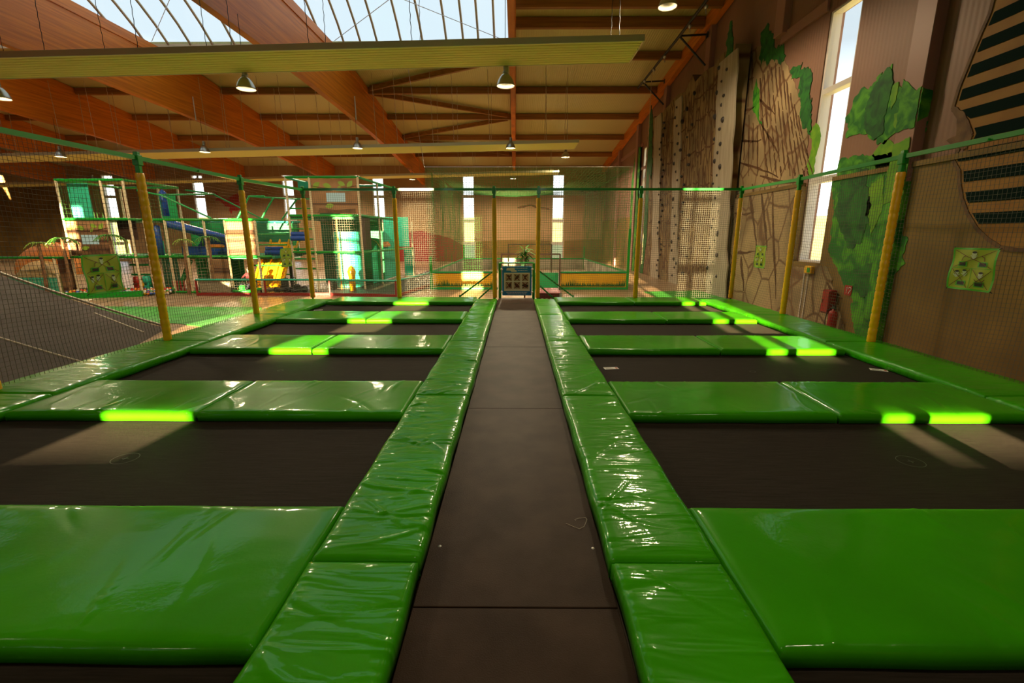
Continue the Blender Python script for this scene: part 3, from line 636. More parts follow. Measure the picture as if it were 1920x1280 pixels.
# ------------------------------------------------------------------ green vinyl pads
def pad(x0, x1, y0, y1, z0, h, label, group, m, res, creases, amp, seed, long_axis='y', puff=.006):
    rg = np.random.default_rng(seed)
    nx, ny = max(6, int((x1-x0)/res)), max(6, int((y1-y0)/res))
    e = .016
    fx = np.concatenate([[0,0,0.0,.35], np.linspace(1, 0, 1)*0+1])    # (unused profile helper)
    X = np.concatenate([[x0+.004, x0, x0+.003, x0+e], np.linspace(x0+2*e, x1-2*e, nx), [x1-e, x1-.003, x1, x1-.004]])
    Y = np.concatenate([[y0+.004, y0, y0+.003, y0+e], np.linspace(y0+2*e, y1-2*e, ny), [y1-e, y1-.003, y1, y1-.004]])
    d = np.array([h, h*.5, .014, .002]); DX = np.concatenate([d, np.zeros(nx), d[::-1]]); DY = np.concatenate([d, np.zeros(ny), d[::-1]])
    gx, gy = np.meshgrid(X, Y); drop = np.maximum(*np.meshgrid(DX, DY))
    inner = np.clip(1-drop/.01, 0, 1)
    sx, sy = (gx-x0)/(x1-x0), (gy-y0)/(y1-y0)
    edge = np.clip(np.minimum(np.minimum(gx-x0, x1-gx), np.minimum(gy-y0, y1-gy))/.06, 0, 1)
    Z = z0+h-drop+puff*inner*edge
    dz = np.zeros_like(Z); Lx, Ly = x1-x0, y1-y0
    for c in range(creases):
        cx, cy = rg.uniform(x0, x1), rg.uniform(y0, y1)
        if rg.random() < .55:                            # creases start at the seams
            if long_axis == 'y': cx = x0 if rg.random() < .5 else x1
            else: cy = y0 if rg.random() < .5 else y1
        base = 0 if long_axis == 'y' else PI/2
        th = base+rg.normal(0, .38); L = rg.uniform(.10, .33); w = rg.uniform(.007, .02); A = amp*rg.uniform(.4, 1.1)*(1 if rg.random() < .65 else -1)
        ux, uy = math.cos(th), math.sin(th); t = (gx-cx)*ux+(gy-cy)*uy; s = -(gx-cx)*uy+(gy-cy)*ux+rg.uniform(-.9,.9)*t*t
        dz += A*np.exp(-(s/w)**2)*np.exp(-(t/L)**2)
    # short puckers along the long seams
    for c in range(int(creases*1.2)):
        if long_axis == 'y': cx = x0 if rg.random() < .5 else x1; cy = rg.uniform(y0, y1); th = rg.normal(0, .25)
        else: cy = y1 if rg.random() < .6 else y0; cx = rg.uniform(x0, x1); th = PI/2+rg.normal(0, .35)
        ux, uy = math.cos(th), math.sin(th); t = (gx-cx)*ux+(gy-cy)*uy; s = -(gx-cx)*uy+(gy-cy)*ux
        dz += -amp*.7*np.exp(-(s/.008)**2)*np.exp(-(t/.05)**2)
    sag = .004*np.sin(gx*3.1+seed)*np.sin(gy*2.7+seed*1.7)
    Z = Z+(dz+sag)*inner*np.clip(edge*2, .25, 1)
    wob = .004*np.sin(gy*9+seed)+.003*np.sin(gx*7+seed*2)
    if long_axis == 'y': gx = gx+wob*(1-edge)
    else: gy = gy+wob*(1-edge)
    cxm, cym = (x0+x1)/2, (y0+y1)/2
    V = np.stack([gx-cxm, gy-cym, Z-z0], -1).reshape(-1, 3); NX, NY = len(X), len(Y)
    idx = np.arange(NX*NY).reshape(NY, NX)
    Fc = np.stack([idx[:-1,:-1], idx[:-1,1:], idx[1:,1:], idx[1:,:-1]], -1).reshape(-1, 4).tolist()
    ring = list(idx[0,:])+list(idx[1:,-1])+list(idx[-1,-2::-1])+list(idx[-2:0:-1,0])
    Fc.append([int(i) for i in reversed(ring)])
    me = bpy.data.meshes.new('vinyl_pad'); me.from_pydata(V.tolist(), [], Fc); me.materials.append(m)
    me.polygons.foreach_set('use_smooth', [True]*(len(Fc)-1)+[False]); me.update()
    o = bpy.data.objects.new('vinyl_pad', me); COL.objects.link(o); o.location = (cxm, cym, z0)
    return tag(o, label, 'pad', group)
sd = 100
# runway edge pads
for side, nm in ((-1, 'left'), (1, 'right')):
    cuts = [-1.1, 1.90, 4.24, 6.62, 9.0, 11.35]
    for k in range(5):
        sd += 1; x0, x1 = sorted((side*.455, side*.985))
        pad(x0, x1, cuts[k]+.004, cuts[k+1]-.004, 0, .10, 'green vinyl pad edging the %s side of the runway, %s' % (nm, ORD[k]), 'pads edging the runway', PAD_L, .013 if k < 3 else .022, (34 if side < 0 else 22) if k else 20, (.012 if side < 0 else .008), sd, 'y')
# cross pads between the trampolines
for side, nm in ((-1, 'left'), (1, 'right')):
    for k in range(5):
        y0 = 1.43+PITCH*k; y1 = y0+.95
        for j, (a, b) in enumerate(((.995, 2.83), (2.845, 4.55)) if not (k == 0 or (side < 0 and k == 4)) else ((.995, 4.55),)):
            sd += 1; x0, x1 = sorted((side*a, side*b))
            pos = 'inner half' if j == 0 else 'outer half'
            if k == 0 or (side < 0 and k == 4): pos = 'one long piece'
            pad(x0, x1, y0, y1, .0, .082, 'wide green pad between trampolines, %s of the runway, %s row, %s' % (nm, ORD[k], pos), 'cross pads between the trampolines', PAD_C, .02 if k < 3 else .03, 16 if k < 3 else 8, .008 if k < 2 else .006, sd, 'x', .008)
# outer edge pads
for side, nm in ((-1, 'left'), (1, 'right')):
    for k in range(5):
        a = 1.9+PITCH*(k-1)+.0; b = a+PITCH
        a, b = max(a, -.6), min(b, 11.86)
        sd += 1; x0, x1 = sorted((side*4.575, side*5.44))
        pad(x0, x1, a+.004, b-.004, .0, .095, 'green edge pad at the foot of the %s net, %s' % (nm, ORD[k]), 'edge pads below the nets', PAD_L, .022, 16, .006, sd, 'y')

# ------------------------------------------------------------------ net posts, rails, nets
def post(x, y, label, zt=2.72):
    r = empty('net_post', (x, y, .0), label, 'post', 'yellow padded net posts')
    mb = MB(); z0, z1 = .085, zt-.24; n = 22; pts = []; rs = []
    for i in range(n+1):
        z = z0+(z1-z0)*i/n
        for dz, rr in ((0,.050),(.02,.056),((z1-z0)/n-.02,.056)):
            if z+dz <= z1+.001: pts.append((0,0,z+dz)); rs.append(rr+random.uniform(-.0015,.0015))
    mb.tube(pts, rs, 16, smooth=True)
    mb.build('foam_sleeve', M_YEL, r)
    mb = MB(); mb.rbox(-.03,.03,-.03,.03,zt-.26,zt+.04,.006); mb.rbox(-.045,.045,-.045,.045,zt-.14,zt+.0,.006)
    mb.build('green_cap', M_GRN, r)
    mb = MB(); mb.tube([(0,0,-.02),(0,0,zt-.2)], .024, 8); mb.build('steel_pole', M_GRN, r)
    return r
LP = [(-5.27,-.4),(-5.27,1.95),(-5.25,4.36),(-5.22,6.68),(-5.22,9.1)]
RP = [(5.25,-.4),(5.25,1.95),(5.25,4.3),(5.25,6.65),(5.36,9.15)]
BP = [(-5.2,11.68),(-2.97,11.68),(-.53,11.68),(.555,11.68),(3.05,11.7),(5.48,11.7)]
for k, (x, y) in enumerate(LP): post(x, y, 'yellow padded post of the left net, %s to the camera' % ORD[k].replace('farthest','farthest along the side'), 2.70)
for k, (x, y) in enumerate(RP): post(x, y, 'yellow padded post of the right net, %s to the camera' % ORD[k].replace('farthest','farthest along the side'), 2.70)
for (x, y), nm in zip(BP, ['back left corner post of the trampoline net','post of the back net between left corner and runway','post left of the runway exit','post right of the runway exit','post of the back net between runway and right corner','back right corner post of the trampoline net']):
    post(x, y, 'yellow padded '+nm, 2.76)
for x, nm in ((-2.97,'far left'),(-.56,'left of the runway'),(.58,'right of the runway'),(3.04,'far right')): post(x, -1.25, 'yellow padded post of the near net behind the viewpoint, '+nm, 2.70)
def rail(a, b, nm):
    mb = MB(); mb.bar(a, b, .045, .055); m = (Vector(a)+Vector(b))/2
    mb.tube([(m.x-.05 if a[0]==b[0] else m.x, m.y, m.z-.01),(m.x+.05 if a[0]==b[0] else m.x, m.y+.0001, m.z-.01)] if abs(a[0]-b[0]) < .5 else [(m.x,m.y-.05,m.z),(m.x,m.y+.05,m.z)], .012, 6)
    tag(mb.build('net_rail', M_GRN), nm, 'rail', 'green top rails of the net')
def z_at(p, back): return 2.70 if back else 2.655
for nm, pp in (('left', LP+[BP[0]]), ('right', RP+[BP[5]])):
    for k in range(5):
        (xa, ya), (xb, yb) = pp[k], pp[k+1]
        rail((xa, ya+.035, 2.66), (xb, yb-.035, 2.66 if k < 4 else 2.72), 'green steel top rail of the %s net, %s span' % (nm, ORD[k]))
for k in range(5):
    (xa, ya), (xb, yb) = BP[k], BP[k+1]
    rail((xa+.035, ya, 2.725), (xb-.035, yb, 2.725), 'green steel top rail of the back net, %s' % ['left span','second span from the left','short span over the runway exit','second span from the right','right span'][k])
def net(name, fn, nu, nv, r, m, label, cat='net', stepu=1, group=None, parent=None):
    u = np.linspace(0, 1, nu+1); v = np.linspace(0, 1, nv+1)
    Pt = np.array([[fn(a, b) for a in u] for b in v])            # nv+1, nu+1, 3
    V = []; Fs = []; off = 0
    tu = Pt[0, -1]-Pt[0, 0]; tu /= np.linalg.norm(tu); tv = Pt[-1, nu//2]-Pt[0, nu//2]; tv /= np.linalg.norm(tv); nn = np.cross(tu, tv)
    for lines, side in ((Pt, tv), (Pt.transpose(1, 0, 2), tu)):
        ang = [0, 2*PI/3, 4*PI/3]; offs = np.array([nn*math.cos(a)+side*math.sin(a) for a in ang])*r
        n0, n1 = lines.shape[:2]
        vv = (lines[:, :, None, :]+offs[None, None]).reshape(-1, 3); V.append(vv)
        base = np.arange(n0)[:, None]*n1*3+np.arange(n1-1)[None]*3+off
        for k in range(3):
            k2 = (k+1) % 3; Fs.append(np.stack([base+k, base+k2, base+3+k2, base+3+k], -1).reshape(-1, 4))
        off += len(vv)
    me = bpy.data.meshes.new(name); me.from_pydata(np.concatenate(V).tolist(), [], np.concatenate(Fs).tolist()); me.materials.append(m); me.update()
    o = bpy.data.objects.new(name, me); COL.objects.link(o)
    if parent: o.parent = parent
    elif label: tag(o, label, cat, group)
    return o
def lerp(a, b, t): return a+(b-a)*t
def poly_at(pp, t):
    n = len(pp)-1; s = t*n; i = min(int(s), n-1); f = s-i; return lerp(pp[i][0], pp[i+1][0], f), lerp(pp[i][1], pp[i+1][1], f), f
def side_net(pp, sgn):
    def fn(a, b):
        x, y, f = poly_at(pp, a); sagm = math.sin(PI*f)
        z = lerp(.09, 2.64, b)
        nz = noise.noise(Vector((x*.3, y*1.1, z*1.1)))
        x += sgn*(.03+.05*sagm*math.sin(PI*b)+.03*nz)
        y += .03*noise.noise(Vector((5+y*1.3, z*1.3, 2)))+.05*math.sin(2*PI*f)*math.sin(PI*b)*.4
        z += .05*(1-b)*(1-b)*(1-sagm)*1.5*(0 if b == 0 else 1)-.03*sagm*math.sin(PI*b)+.015*noise.noise(Vector((y*2, z*2, 7)))
        return (x, y, z)
    return fn
net('side_net', side_net(LP+[BP[0]], -1), 236, 50, .0022, M_NET, 'dark square-mesh safety net along the left side of the trampolines')
net('side_net', side_net(RP+[BP[5]], 1), 236, 50, .0022, M_NET, 'dark square-mesh safety net along the right side of the trampolines')
def back_net(x0, x1):
    def fn(a, b):
        x = lerp(x0, x1, a); z = lerp(.09, 2.70, b); return (x+.012*noise.noise(Vector((x*1.5,z*1.5,1))), 11.72+.03*noise.noise(Vector((x,z,4))), z+.012*noise.noise(Vector((x*2,z*2,9))))
    return fn
net('back_net', back_net(-5.2,-.53), 92, 52, .0030, M_NET, 'square-mesh safety net behind the trampolines, left of the runway exit')
net('back_net', back_net(.555,5.48), 98, 52, .0030, M_NET, 'square-mesh safety net behind the trampolines, right of the runway exit')

# ------------------------------------------------------------------ warning banners on the nets
def banner(c, w, h, facing, tilt, label):
    """cloth banner with three crossed-out jumping pictures; local x = width, z = height, front = -y"""
    r = empty('warning_banner', c, label, 'banner', 'lime warning banners tied to the nets'); r.rotation_euler = (0, tilt, facing)
    def cl(x, z): return .012*math.sin(x*9/w)*math.sin(z*7/h)
    mb = MB(); N = 12
    mb.grid(lambda u, v: ((u-.5)*w, cl((u-.5)*w, (v-.5)*h)-.002, (v-.5)*h), N, N); mb.grid(lambda u, v: ((.5-u)*w, cl((.5-u)*w, (v-.5)*h)+.002, (v-.5)*h), N, N)
    CL = mb.build('cloth', M_BAN, r)
    m2 = MB()
    def strip(p, q, t, mi, lift=.005):
        n = 8; a = Vector(p); b = Vector(q); d = (b-a); L = d.length; nrm = Vector((-d.y, d.x))/L*t/2
        for i in range(n):
            s0, s1 = a+d*i/n, a+d*(i+1)/n
            pts = [s0-nrm, s1-nrm, s1+nrm, s0+nrm]
            m2.add([(k.x*w, cl(k.x*w, k.y*h)-lift, k.y*h) for k in pts], [(0,1,2,3)], mi)
    def disc(cx, cz, rx, rz, mi, lift=.006):
        pts = [(cx+rx*math.cos(2*PI*k/14), cz+rz*math.sin(2*PI*k/14)) for k in range(14)]
        m2.add([(p[0]*w, cl(p[0]*w, p[1]*h)-lift, p[1]*h) for p in pts], [tuple(range(14))], mi)
    for p, q in (((-.5,.5),(.5,.5)),((-.5,-.5),(.5,-.5)),((-.5,-.5),(-.5,.5)),((.5,-.5),(.5,.5))): strip(p, q, .045, 0, .004)
    strip((-.46,.02),(.46,.02), .012, 0); strip((.0,-.47),(.0,.02), .012, 0)
    for p, q in (((-.45,.46),(.44,.04)),((-.44,.04),(.45,.46)),((-.45,-.01),(-.03,-.46)),((-.45,-.46),(-.03,-.01)),((.04,-.01),(.45,-.46)),((.04,-.46),(.45,-.01))): strip(p, q, .012, 2, .010)
    for x, z in ((-.22,.12),(.22,.12),(-.2,-.36),(.24,-.36)):
        strip((x-.11,z),(x+.11,z), .13, 0, .006); strip((x-.08,z),(x+.08,z), .085, 1, .008)
    for x, z, s in ((0,.36,.055),(-.33,-.12,.05),(-.16,-.09,.05),(.24,-.13,.05)):
        disc(x, z-.05, s*.8, s*1.0, 3, .006); disc(x, z+.02, s, s*.9, 3, .007); disc(x, z+.055, s*.95, s*.5, 1, .008)
        strip((x-.07,z-.02),(x-.03,z-.05), .02, 3, .008); strip((x+.03,z-.05),(x+.07,z-.02), .02, 3, .008)
    for cx, sg in ((-.16,1),(.16,-1)):
        q = [(cx-sg*.08,.2),(cx-sg*.06,.29),(cx,.33)]; strip(q[0], q[1], .018, 2, .009); strip(q[1], q[2], .018, 2, .009)
    for k in range(8):
        a0, a1 = PI+.3+k*.32, PI+.3+(k+1)*.32
        strip((.24+.11*math.cos(a0),-.2+.1*math.sin(a0)), (.24+.11*math.cos(a1),-.2+.1*math.sin(a1)), .015, 2, .009)
    m2.build('printed_pictures', [M_BANE, M_PBL, M_PRD, M_PSK], CL)
    for x, z in ((-.5,.5),(.5,.5),(-.5,-.5),(.5,-.5)): m3 = MB(); m3.tube([(x*w*.98, .0, z*h*.98), (x*w*1.07, .01, z*h*1.07)], .005, 5); m3.build('tie', M_BLK, r)
banner((-5.12,5.70,1.155), .50, .45, PI/2, .0, 'lime green warning banner with crossed-out pictures on the left net, near the mound')
banner((5.13,5.25,1.245), .50, .45, -PI/2, .0, 'lime green warning banner with crossed-out jumping pictures on the right net, below the striped mural')
banner((5.30,10.15,1.18), .44, .45, -PI/2-.03, .0, 'small lime warning banner on the right net, in front of the painted cliff')
banner((-5.08,10.27,1.155), .46, .38, PI/2, .0, 'small lime warning banner on the left net, in front of the yellow slide')

# ------------------------------------------------------------------ runway exit: board, gate, braces
r = empty('exit_gate', (0,12.25,0), 'green tubular gate frame at the end of the runway', 'gate')
mb = MB()
for x in (-.42,.48): mb.rbox(x-.035,x+.035,12.28,12.34,-.43,.93,.01)
mb.tube([(-.42,12.31,.93),(.48,12.31,.93)], .02, 8); mb.tube([(-.42,12.31,.86),(-.42,12.31,.93)], .03, 6)
child(mb, 'frame', M_GRN, r)
for sgn, x0, nm in ((-1,-.58,'left'),(1,.62,'right')):
    mb = MB(); mb.bar((x0,12.3,.72),(x0+sgn*.92,12.3,.04), .04, .04); mb.bar((x0+sgn*.92,12.3,-.44),(x0+sgn*.92,12.3,.08), .05, .05)
    mb.bar((x0,12.3,.35),(x0+sgn*.5,12.3,-.1), .04, .04); mb.bar((x0,12.3,-.44),(x0,12.3,.74), .05,.05)
    o = child(mb, 'brace', M_GRN, r)
r = empty('rules_board', (.035,12.2,.47), 'blue rules board with six crossed-out photographs, hanging in the exit gate', 'sign')
mb = MB(); mb.rbox(-.39,.39,-.012,.012,-.39,.38,.01); BO = mb.build('board', M_BLUE, r)
mb = MB(); mb.box(-.34,.34,-.015,-.013,-.27,.21)
for i in range(3): 
    for j in range(2): pass
PF = mb.build('picture_field', M_WHT, BO)
for i in range(3):
    for j in range(2):
        m2 = MB(); cx, cz = -.215+.215*i, .085-.205*j
        m2.box(cx-.09,cx+.09,-.018,-.0155,cz-.09,cz+.09,0)
        m2.add([(cx+random.uniform(-.05,.05)+.045*math.cos(a), -.0185, cz+.06*math.sin(a)) for a in [k*PI/4 for k in range(8)]], [tuple(range(8))], 2)
        for sg in (-1,1): m2.add([(cx-sg*.075,-.0195,cz-.08),(cx-sg*.05,-.0195,cz-.08),(cx+sg*.075,-.0195,cz+.08),(cx+sg*.05,-.0195,cz+.08)], [(0,1,2,3) if sg > 0 else (3,2,1,0)], 1)
        m2.build('picture', [M_PIC, M_PRD, M_PBL], BO)
m2 = MB()
m2.prism([(-.28,.27),(-.27,.33),(-.21,.34),(-.19,.33),(-.17,.345),(-.12,.34),(-.06,.34),(-.06,.28),(-.01,.275),(-.01,.235),(-.15,.235),(-.17,.265)], 'y', -.013, -.016)
for z, a, b in ((.33,-.04,.27),(.27,.02,.27),(-.31,-.28,.27),(-.35,-.25,.25)):
    x = a
    while x < b: 
        w = random.uniform(.015,.05); m2.box(x, min(x+w,b), -.0145, -.013, z-.007, z+.007); x += w+.012
m2.build('white_lettering', M_WHT, BO)
for x in (-.40,.40):
    for z in (.3,-.3): m2 = MB(); m2.rbox(x-.03,x+.03,-.02,.05,z-.02,z+.02,.005); m2.build('cable_tie', M_WHT, r)
# step box with red-white edge
mb = MB(); mb.rbox(.62,1.26,12.5,13.7,ZF,.12,.02); mb.box(1.2,1.262,12.49,12.5,ZF+.05,.12,1)
for k in range(4): mb.box(.7+.12*k,.76+.12*k,12.492,12.5,-.1,-.04,1)
tag(mb.build('step_block', [M_DRED, M_WHT]), 'low dark red padded step block right of the runway exit', 'step')
# small white shoe-like cloths at the back edge of the pad
for i, x in enumerate((1.42, 1.55)):
    mb = MB(); mb.sphere((x,12.05,.0), .06, 10, sc=(1.3,.7,.8)); mb.sphere((x+.04,12.04,.03), .04, 8); mb.box(x-.08,x+.08,12.0,12.1,-.45,-.0)
    tag(mb.build('folded_cloth', M_WHT), 'small crumpled white cloth behind the back pad, %s one of the two' % ('left','right')[i], 'cloth')

# ------------------------------------------------------------------ plants
def leafy(name, c, R, n, m, label, trunk):
    r = empty(name, c, label, 'plant')
    mb = MB(); mb.tube([(0,0,0),(.02,0,trunk*.5),(0,.02,trunk)], [.03,.022,.015], 7); mb.build('stem', M_BARK, r)
    mb = MB()
    for k in range(n):
        th = random.uniform(0, 2*PI); ph = random.uniform(-.3, 1.2); L = R*random.uniform(.5, 1); base = Vector((0,0,trunk*random.uniform(.6,1)))
        d = Vector((math.cos(th)*math.cos(ph), math.sin(th)*math.cos(ph), math.sin(ph))); s = d.cross(Vector((0,0,1))).normalized()*L*.10
        p = [base+d*L*t+Vector((0,0,-.4*L*t*t)) for t in (.15,.5,.8,1)]
        mb.add([p[0], p[1]-s, p[1]+s, p[2]-s*.8, p[2]+s*.8, p[3]], [(0,1,2),(1,3,4,2),(3,5,4)])
    mb.build('foliage', m, r); return r
leafy('potted_plant', (.25,13.3,ZF+.0), .42, 90, M_LEAF, 'leafy plant behind the exit gate, above the blue rules board', 1.75)
def palm(x, y, z, hgt, R, label, m=M_LEAF, n=15):
    r = empty('palm_tree', (x,y,z), label, 'palm', 'artificial palms on the play structure')
    mb = MB(); pts = []; rs = []
    for k in range(13):
        t = k/12; pts.append((.05*math.sin(t*2), .03*t, hgt*t)); rs.append((.055-.02*t)*(1.25 if k % 2 else .9))
    mb.tube(pts, rs, 8, smooth=False); mb.build('trunk', M_BARK, r); top = Vector(pts[-1])
    for k in range(n):
        th = 2*PI*k/n+random.uniform(-.2,.2); L = R*random.uniform(.8,1.1); mb = MB(); prev = None
        d = Vector((math.cos(th), math.sin(th), 0)); s = Vector((-d.y, d.x, 0))
        pp = [top+d*L*t+Vector((0,0,L*(.55*t-.95*t*t))) for t in [i/7 for i in range(8)]]
        mb.tube(pp, .006, 4)
        for i in range(1, 8):
            for sg in (-1, 1):
                a = pp[i]; tip = a+s*sg*L*.30*math.sin(PI*(i/8)**.6+.2)+d*L*.10+Vector((0,0,-.06*L*2)); w = d*L*.05
                mb.add([a-w, a+w, tip+w*.2, tip-w*.2], [(0,1,2,3)])
        mb.build('frond', m, r)
    return r

# ------------------------------------------------------------------ play structure
LV = [ZF, .90, 2.20, 3.50]
def foam_post(root, x, y, z0, z1, m=M_CREAM, rr=.045):
    mb = MB(); n = max(3, int((z1-z0)/.25)); pts = []; rs = []
    for i in range(n): pts += [(x,y,z0+(z1-z0)*(i+.02)/n), (x,y,z0+(z1-z0)*(i+.5)/n), (x,y,z0+(z1-z0)*(i+.98)/n)]; rs += [rr*.85, rr, rr*.85]
    mb.tube(pts, rs, 8); return child(mb, 'post', m, root)
def foam_rail(root, a, b, m=M_GRN, rr=.05):
    a, b = Vector(a), Vector(b); n = max(2, int((b-a).length/.4)); pts = []; rs = []
    for i in range(n): pts += [a.lerp(b, (i+.03)/n), a.lerp(b, (i+.5)/n), a.lerp(b, (i+.97)/n)]; rs += [rr*.85, rr, rr*.85]
    mb = MB(); mb.tube(pts, rs, 8); return child(mb, 'rail', m, root)
def panel(root, name, x0, x1, y, z0, z1, m, th=.03):
    mb = MB(); mb.rbox(min(x0,x1), max(x0,x1), y, y+th, z0, z1, .008); return child(mb, name, m, root)
def pnet(root, p0, p1, z0, z1, m, step=.14, r=.005):
    a, b = Vector(p0), Vector(p1); L = (b-a).length
    o = net('netting', lambda u, v: tuple(np.array([lerp(a.x,b.x,u), lerp(a.y,b.y,u), lerp(z0,z1,v)])-np.array(root.location)), max(2,int(L/step)), max(2,int((z1-z0)/step)), r, m, None, parent=root)
    return o
# --- tower A (left)
yA = 16.4
A = empty('play_tower', (-15,yA,ZF), 'tall left play tower with mint netting on top and a painted brown window panel', 'play structure', 'climbing play structures')
xa = [-15.75,-14.22,-13.45]
for x in xa:
    for y in (yA, yA+2.6): foam_post(A, x, y, ZF, 3.5)
for z in LV[1:]:
    for y in (yA, yA+2.6): foam_rail(A, (xa[0]-.05,y,z), (xa[2]+.05,y,z))
    for x in (xa[0], xa[2]): foam_rail(A, (x,yA,z), (x,yA+2.6,z))
for z in LV[1:3]:
    mb = MB(); mb.box(xa[0],xa[2],yA+.05,yA+2.55,z-.05,z+.02); child(mb, 'deck_floor', M_GSHD, A)
panel(A, 'mint_screen', xa[0]+.06, xa[0]+.8, yA+.3, 2.27, 3.42, M_MINT)
panel(A, 'green_screen', xa[1]+.06, xa[2]-.06, yA+2.5, 2.27, 3.2, M_GSH)
pnet(A, (xa[0],yA,0), (xa[1],yA,0), 2.25, 3.45, M_NETG, .14, .003)
pnet(A, (xa[0],yA,0), (xa[0],yA+2.6,0), ZF, 3.45, M_NETG, .12, .004)
def mural(root, x0, x1, y, z0, z1):
    w, h = x1-x0, z1-z0
    o = panel(root, 'painted_panel', x0, x1, y, z0, z1, M_STONE)
    mb = MB(); L = Vector(root.location)
    mb.box(x0+w*.32, x0+w*.74, y-.012, y-.002, z0+h*.33, z0+h*.60); child(mb, 'window_picture', M_SKYB, root).parent = o
    for fx, fz, s, rot in ((.12,.82,.10,.6),(.36,.80,.10,-.3),(.68,.86,.09,-.4),(.86,.84,.10,.9),(.62,.74,.06,.8),(.38,.22,.10,.2)):
        cx, cz = x0+w*fx, z0+h*fz; c, s2 = math.cos(rot), math.sin(rot)
        pts = [(cx+s*w*(a*c-b*s2), cz+s*w*(a*s2+b*c)) for a, b in ((-1,0),(-.4,.5),(.3,.5),(1,0),(.3,-.5),(-.4,-.5))]
        mb = MB(); mb.prism(pts, 'y', y-.003, y-.014); child(mb, 'leaf_picture', M_LEAFB, root).parent = o
    mb = MB(); pts = [(x0+w*t, y-.01, z0+h*(.80-.08*math.sin(PI*t))) for t in [i/10 for i in range(11)]]; mb.tube(pts, .012, 5)
    mb.prism([(x0+w*.1,z0+.01),(x0+w*.15,z0+h*.16),(x0+w*.5,z0+h*.1),(x0+w*.95,z0+h*.14),(x0+w*.95,z0+.01)], 'y', y-.003, y-.012)
    child(mb, 'ground_picture', M_BRN, root).parent = o
mural(A, xa[0]+.05, xa[1]-.05, yA-.02, .96, 2.14)
panel(A, 'dark_panel', xa[1]+.05, xa[2]-.05, yA+.3, 1.5, 2.15, M_DBRN)
panel(A, 'stone_lower_panel', xa[0]-.55, xa[0]+.02, yA, ZF, .84, M_STONE)
mb = MB(); mb.lathe((xa[1]+.5,yA+1.2,.95), [(.001,0),(.12,0),(.12,.75),(.001,.85)], 12); child(mb, 'punch_bag', M_GSHD, A)
panel(A, 'mint_back', xa[1]+.1, xa[2], yA+1.4, .95, 1.45, M_MINT)
yB = 16.9; PUNCH = MB(); mb = PUNCH; mb.lathe((-12.95,yB+.6,2.35), [(.001,0),(.11,.0),(.11,.85),(.001,.95)], 12); mb.tube([(-12.95,yB+.6,3.2),(-12.95,yB+.6,3.3)], .015, 5); 
for z in (-.1,.25,.6): foam_rail(A, (xa[1]+.08,yA+.5,z), (xa[2],yA+.5,z), M_DGRN, .04)
panel(A, 'mint_lower_back', xa[1]+.1, xa[2], yA+2.0, ZF, .84, M_MINT)
foam_rail(A, (xa[0]+.5,yA-.35,ZF+.06), (xa[2]+.3,yA+.1,ZF+.06), M_GRN, .07)
# palms in front
palm(-16.6, 16.1, ZF, 1.85, .36, 'small bright artificial palm at the left end of the play area', M_LEAFB)
palm(-15.55, 15.9, ZF, 2.00, .42, 'tall artificial palm in front of the corner post of the left tower')
palm(-13.95, 15.95, ZF, 2.10, .42, 'artificial palm with a dark trunk right of the painted panel')
palm(-19.6, 15.8, ZF, 1.75, .42, 'artificial palm cut off by the left edge of the view')
# --- low left part: green rail, inflatable dome
D = empty('toddler_area', (-18,16.6,ZF), 'low netted toddler area with green rail left of the left tower', 'play structure')
foam_rail(D, (-23,16.4,.88), (-15.9,16.4,.88)); foam_rail(D, (-23,16.4,ZF+.05), (-15.9,16.4,ZF+.05))
for x in (-22.5,-19.0,-16.4): foam_post(D, x, 16.4, ZF, .9)
pnet(D, (-23,16.4,0), (-16.4,16.4,0), ZF+.1, .84, M_NETW, .12, .004)
def dome(name, c, rx, ry, rz, m, label):
    mb = MB(); mb.grid(lambda u, v: (c[0]+rx*math.cos(2*PI*u)*math.cos(PI/2*v), c[1]+ry*math.sin(2*PI*u)*math.cos(PI/2*v), c[2]+rz*math.sin(PI/2*v)**.9*(1+.04*math.cos(16*PI*u))), 32, 8)
    return tag(mb.build(name, m), label, 'inflatable')
dome('inflatable_dome', (-18.0,18.2,.2), 1.55, 1.0, 1.15, M_ORG, 'orange inflatable dome rising behind the green toddler rail')
dome('inflatable_dome', (-17.7,17.2,ZF), 1.1, .6, 1.15, mat('beige_pvc', (.62,.38,.14,1), .5), 'beige inflatable dome behind the toddler netting')
mb = MB(); mb.rbox(-19.2,-16.5,16.47,16.55,ZF,.18,.04); tag(mb.build('foam_wall', M_MINT), 'low green foam wall at the foot of the beige dome', 'foam wall')
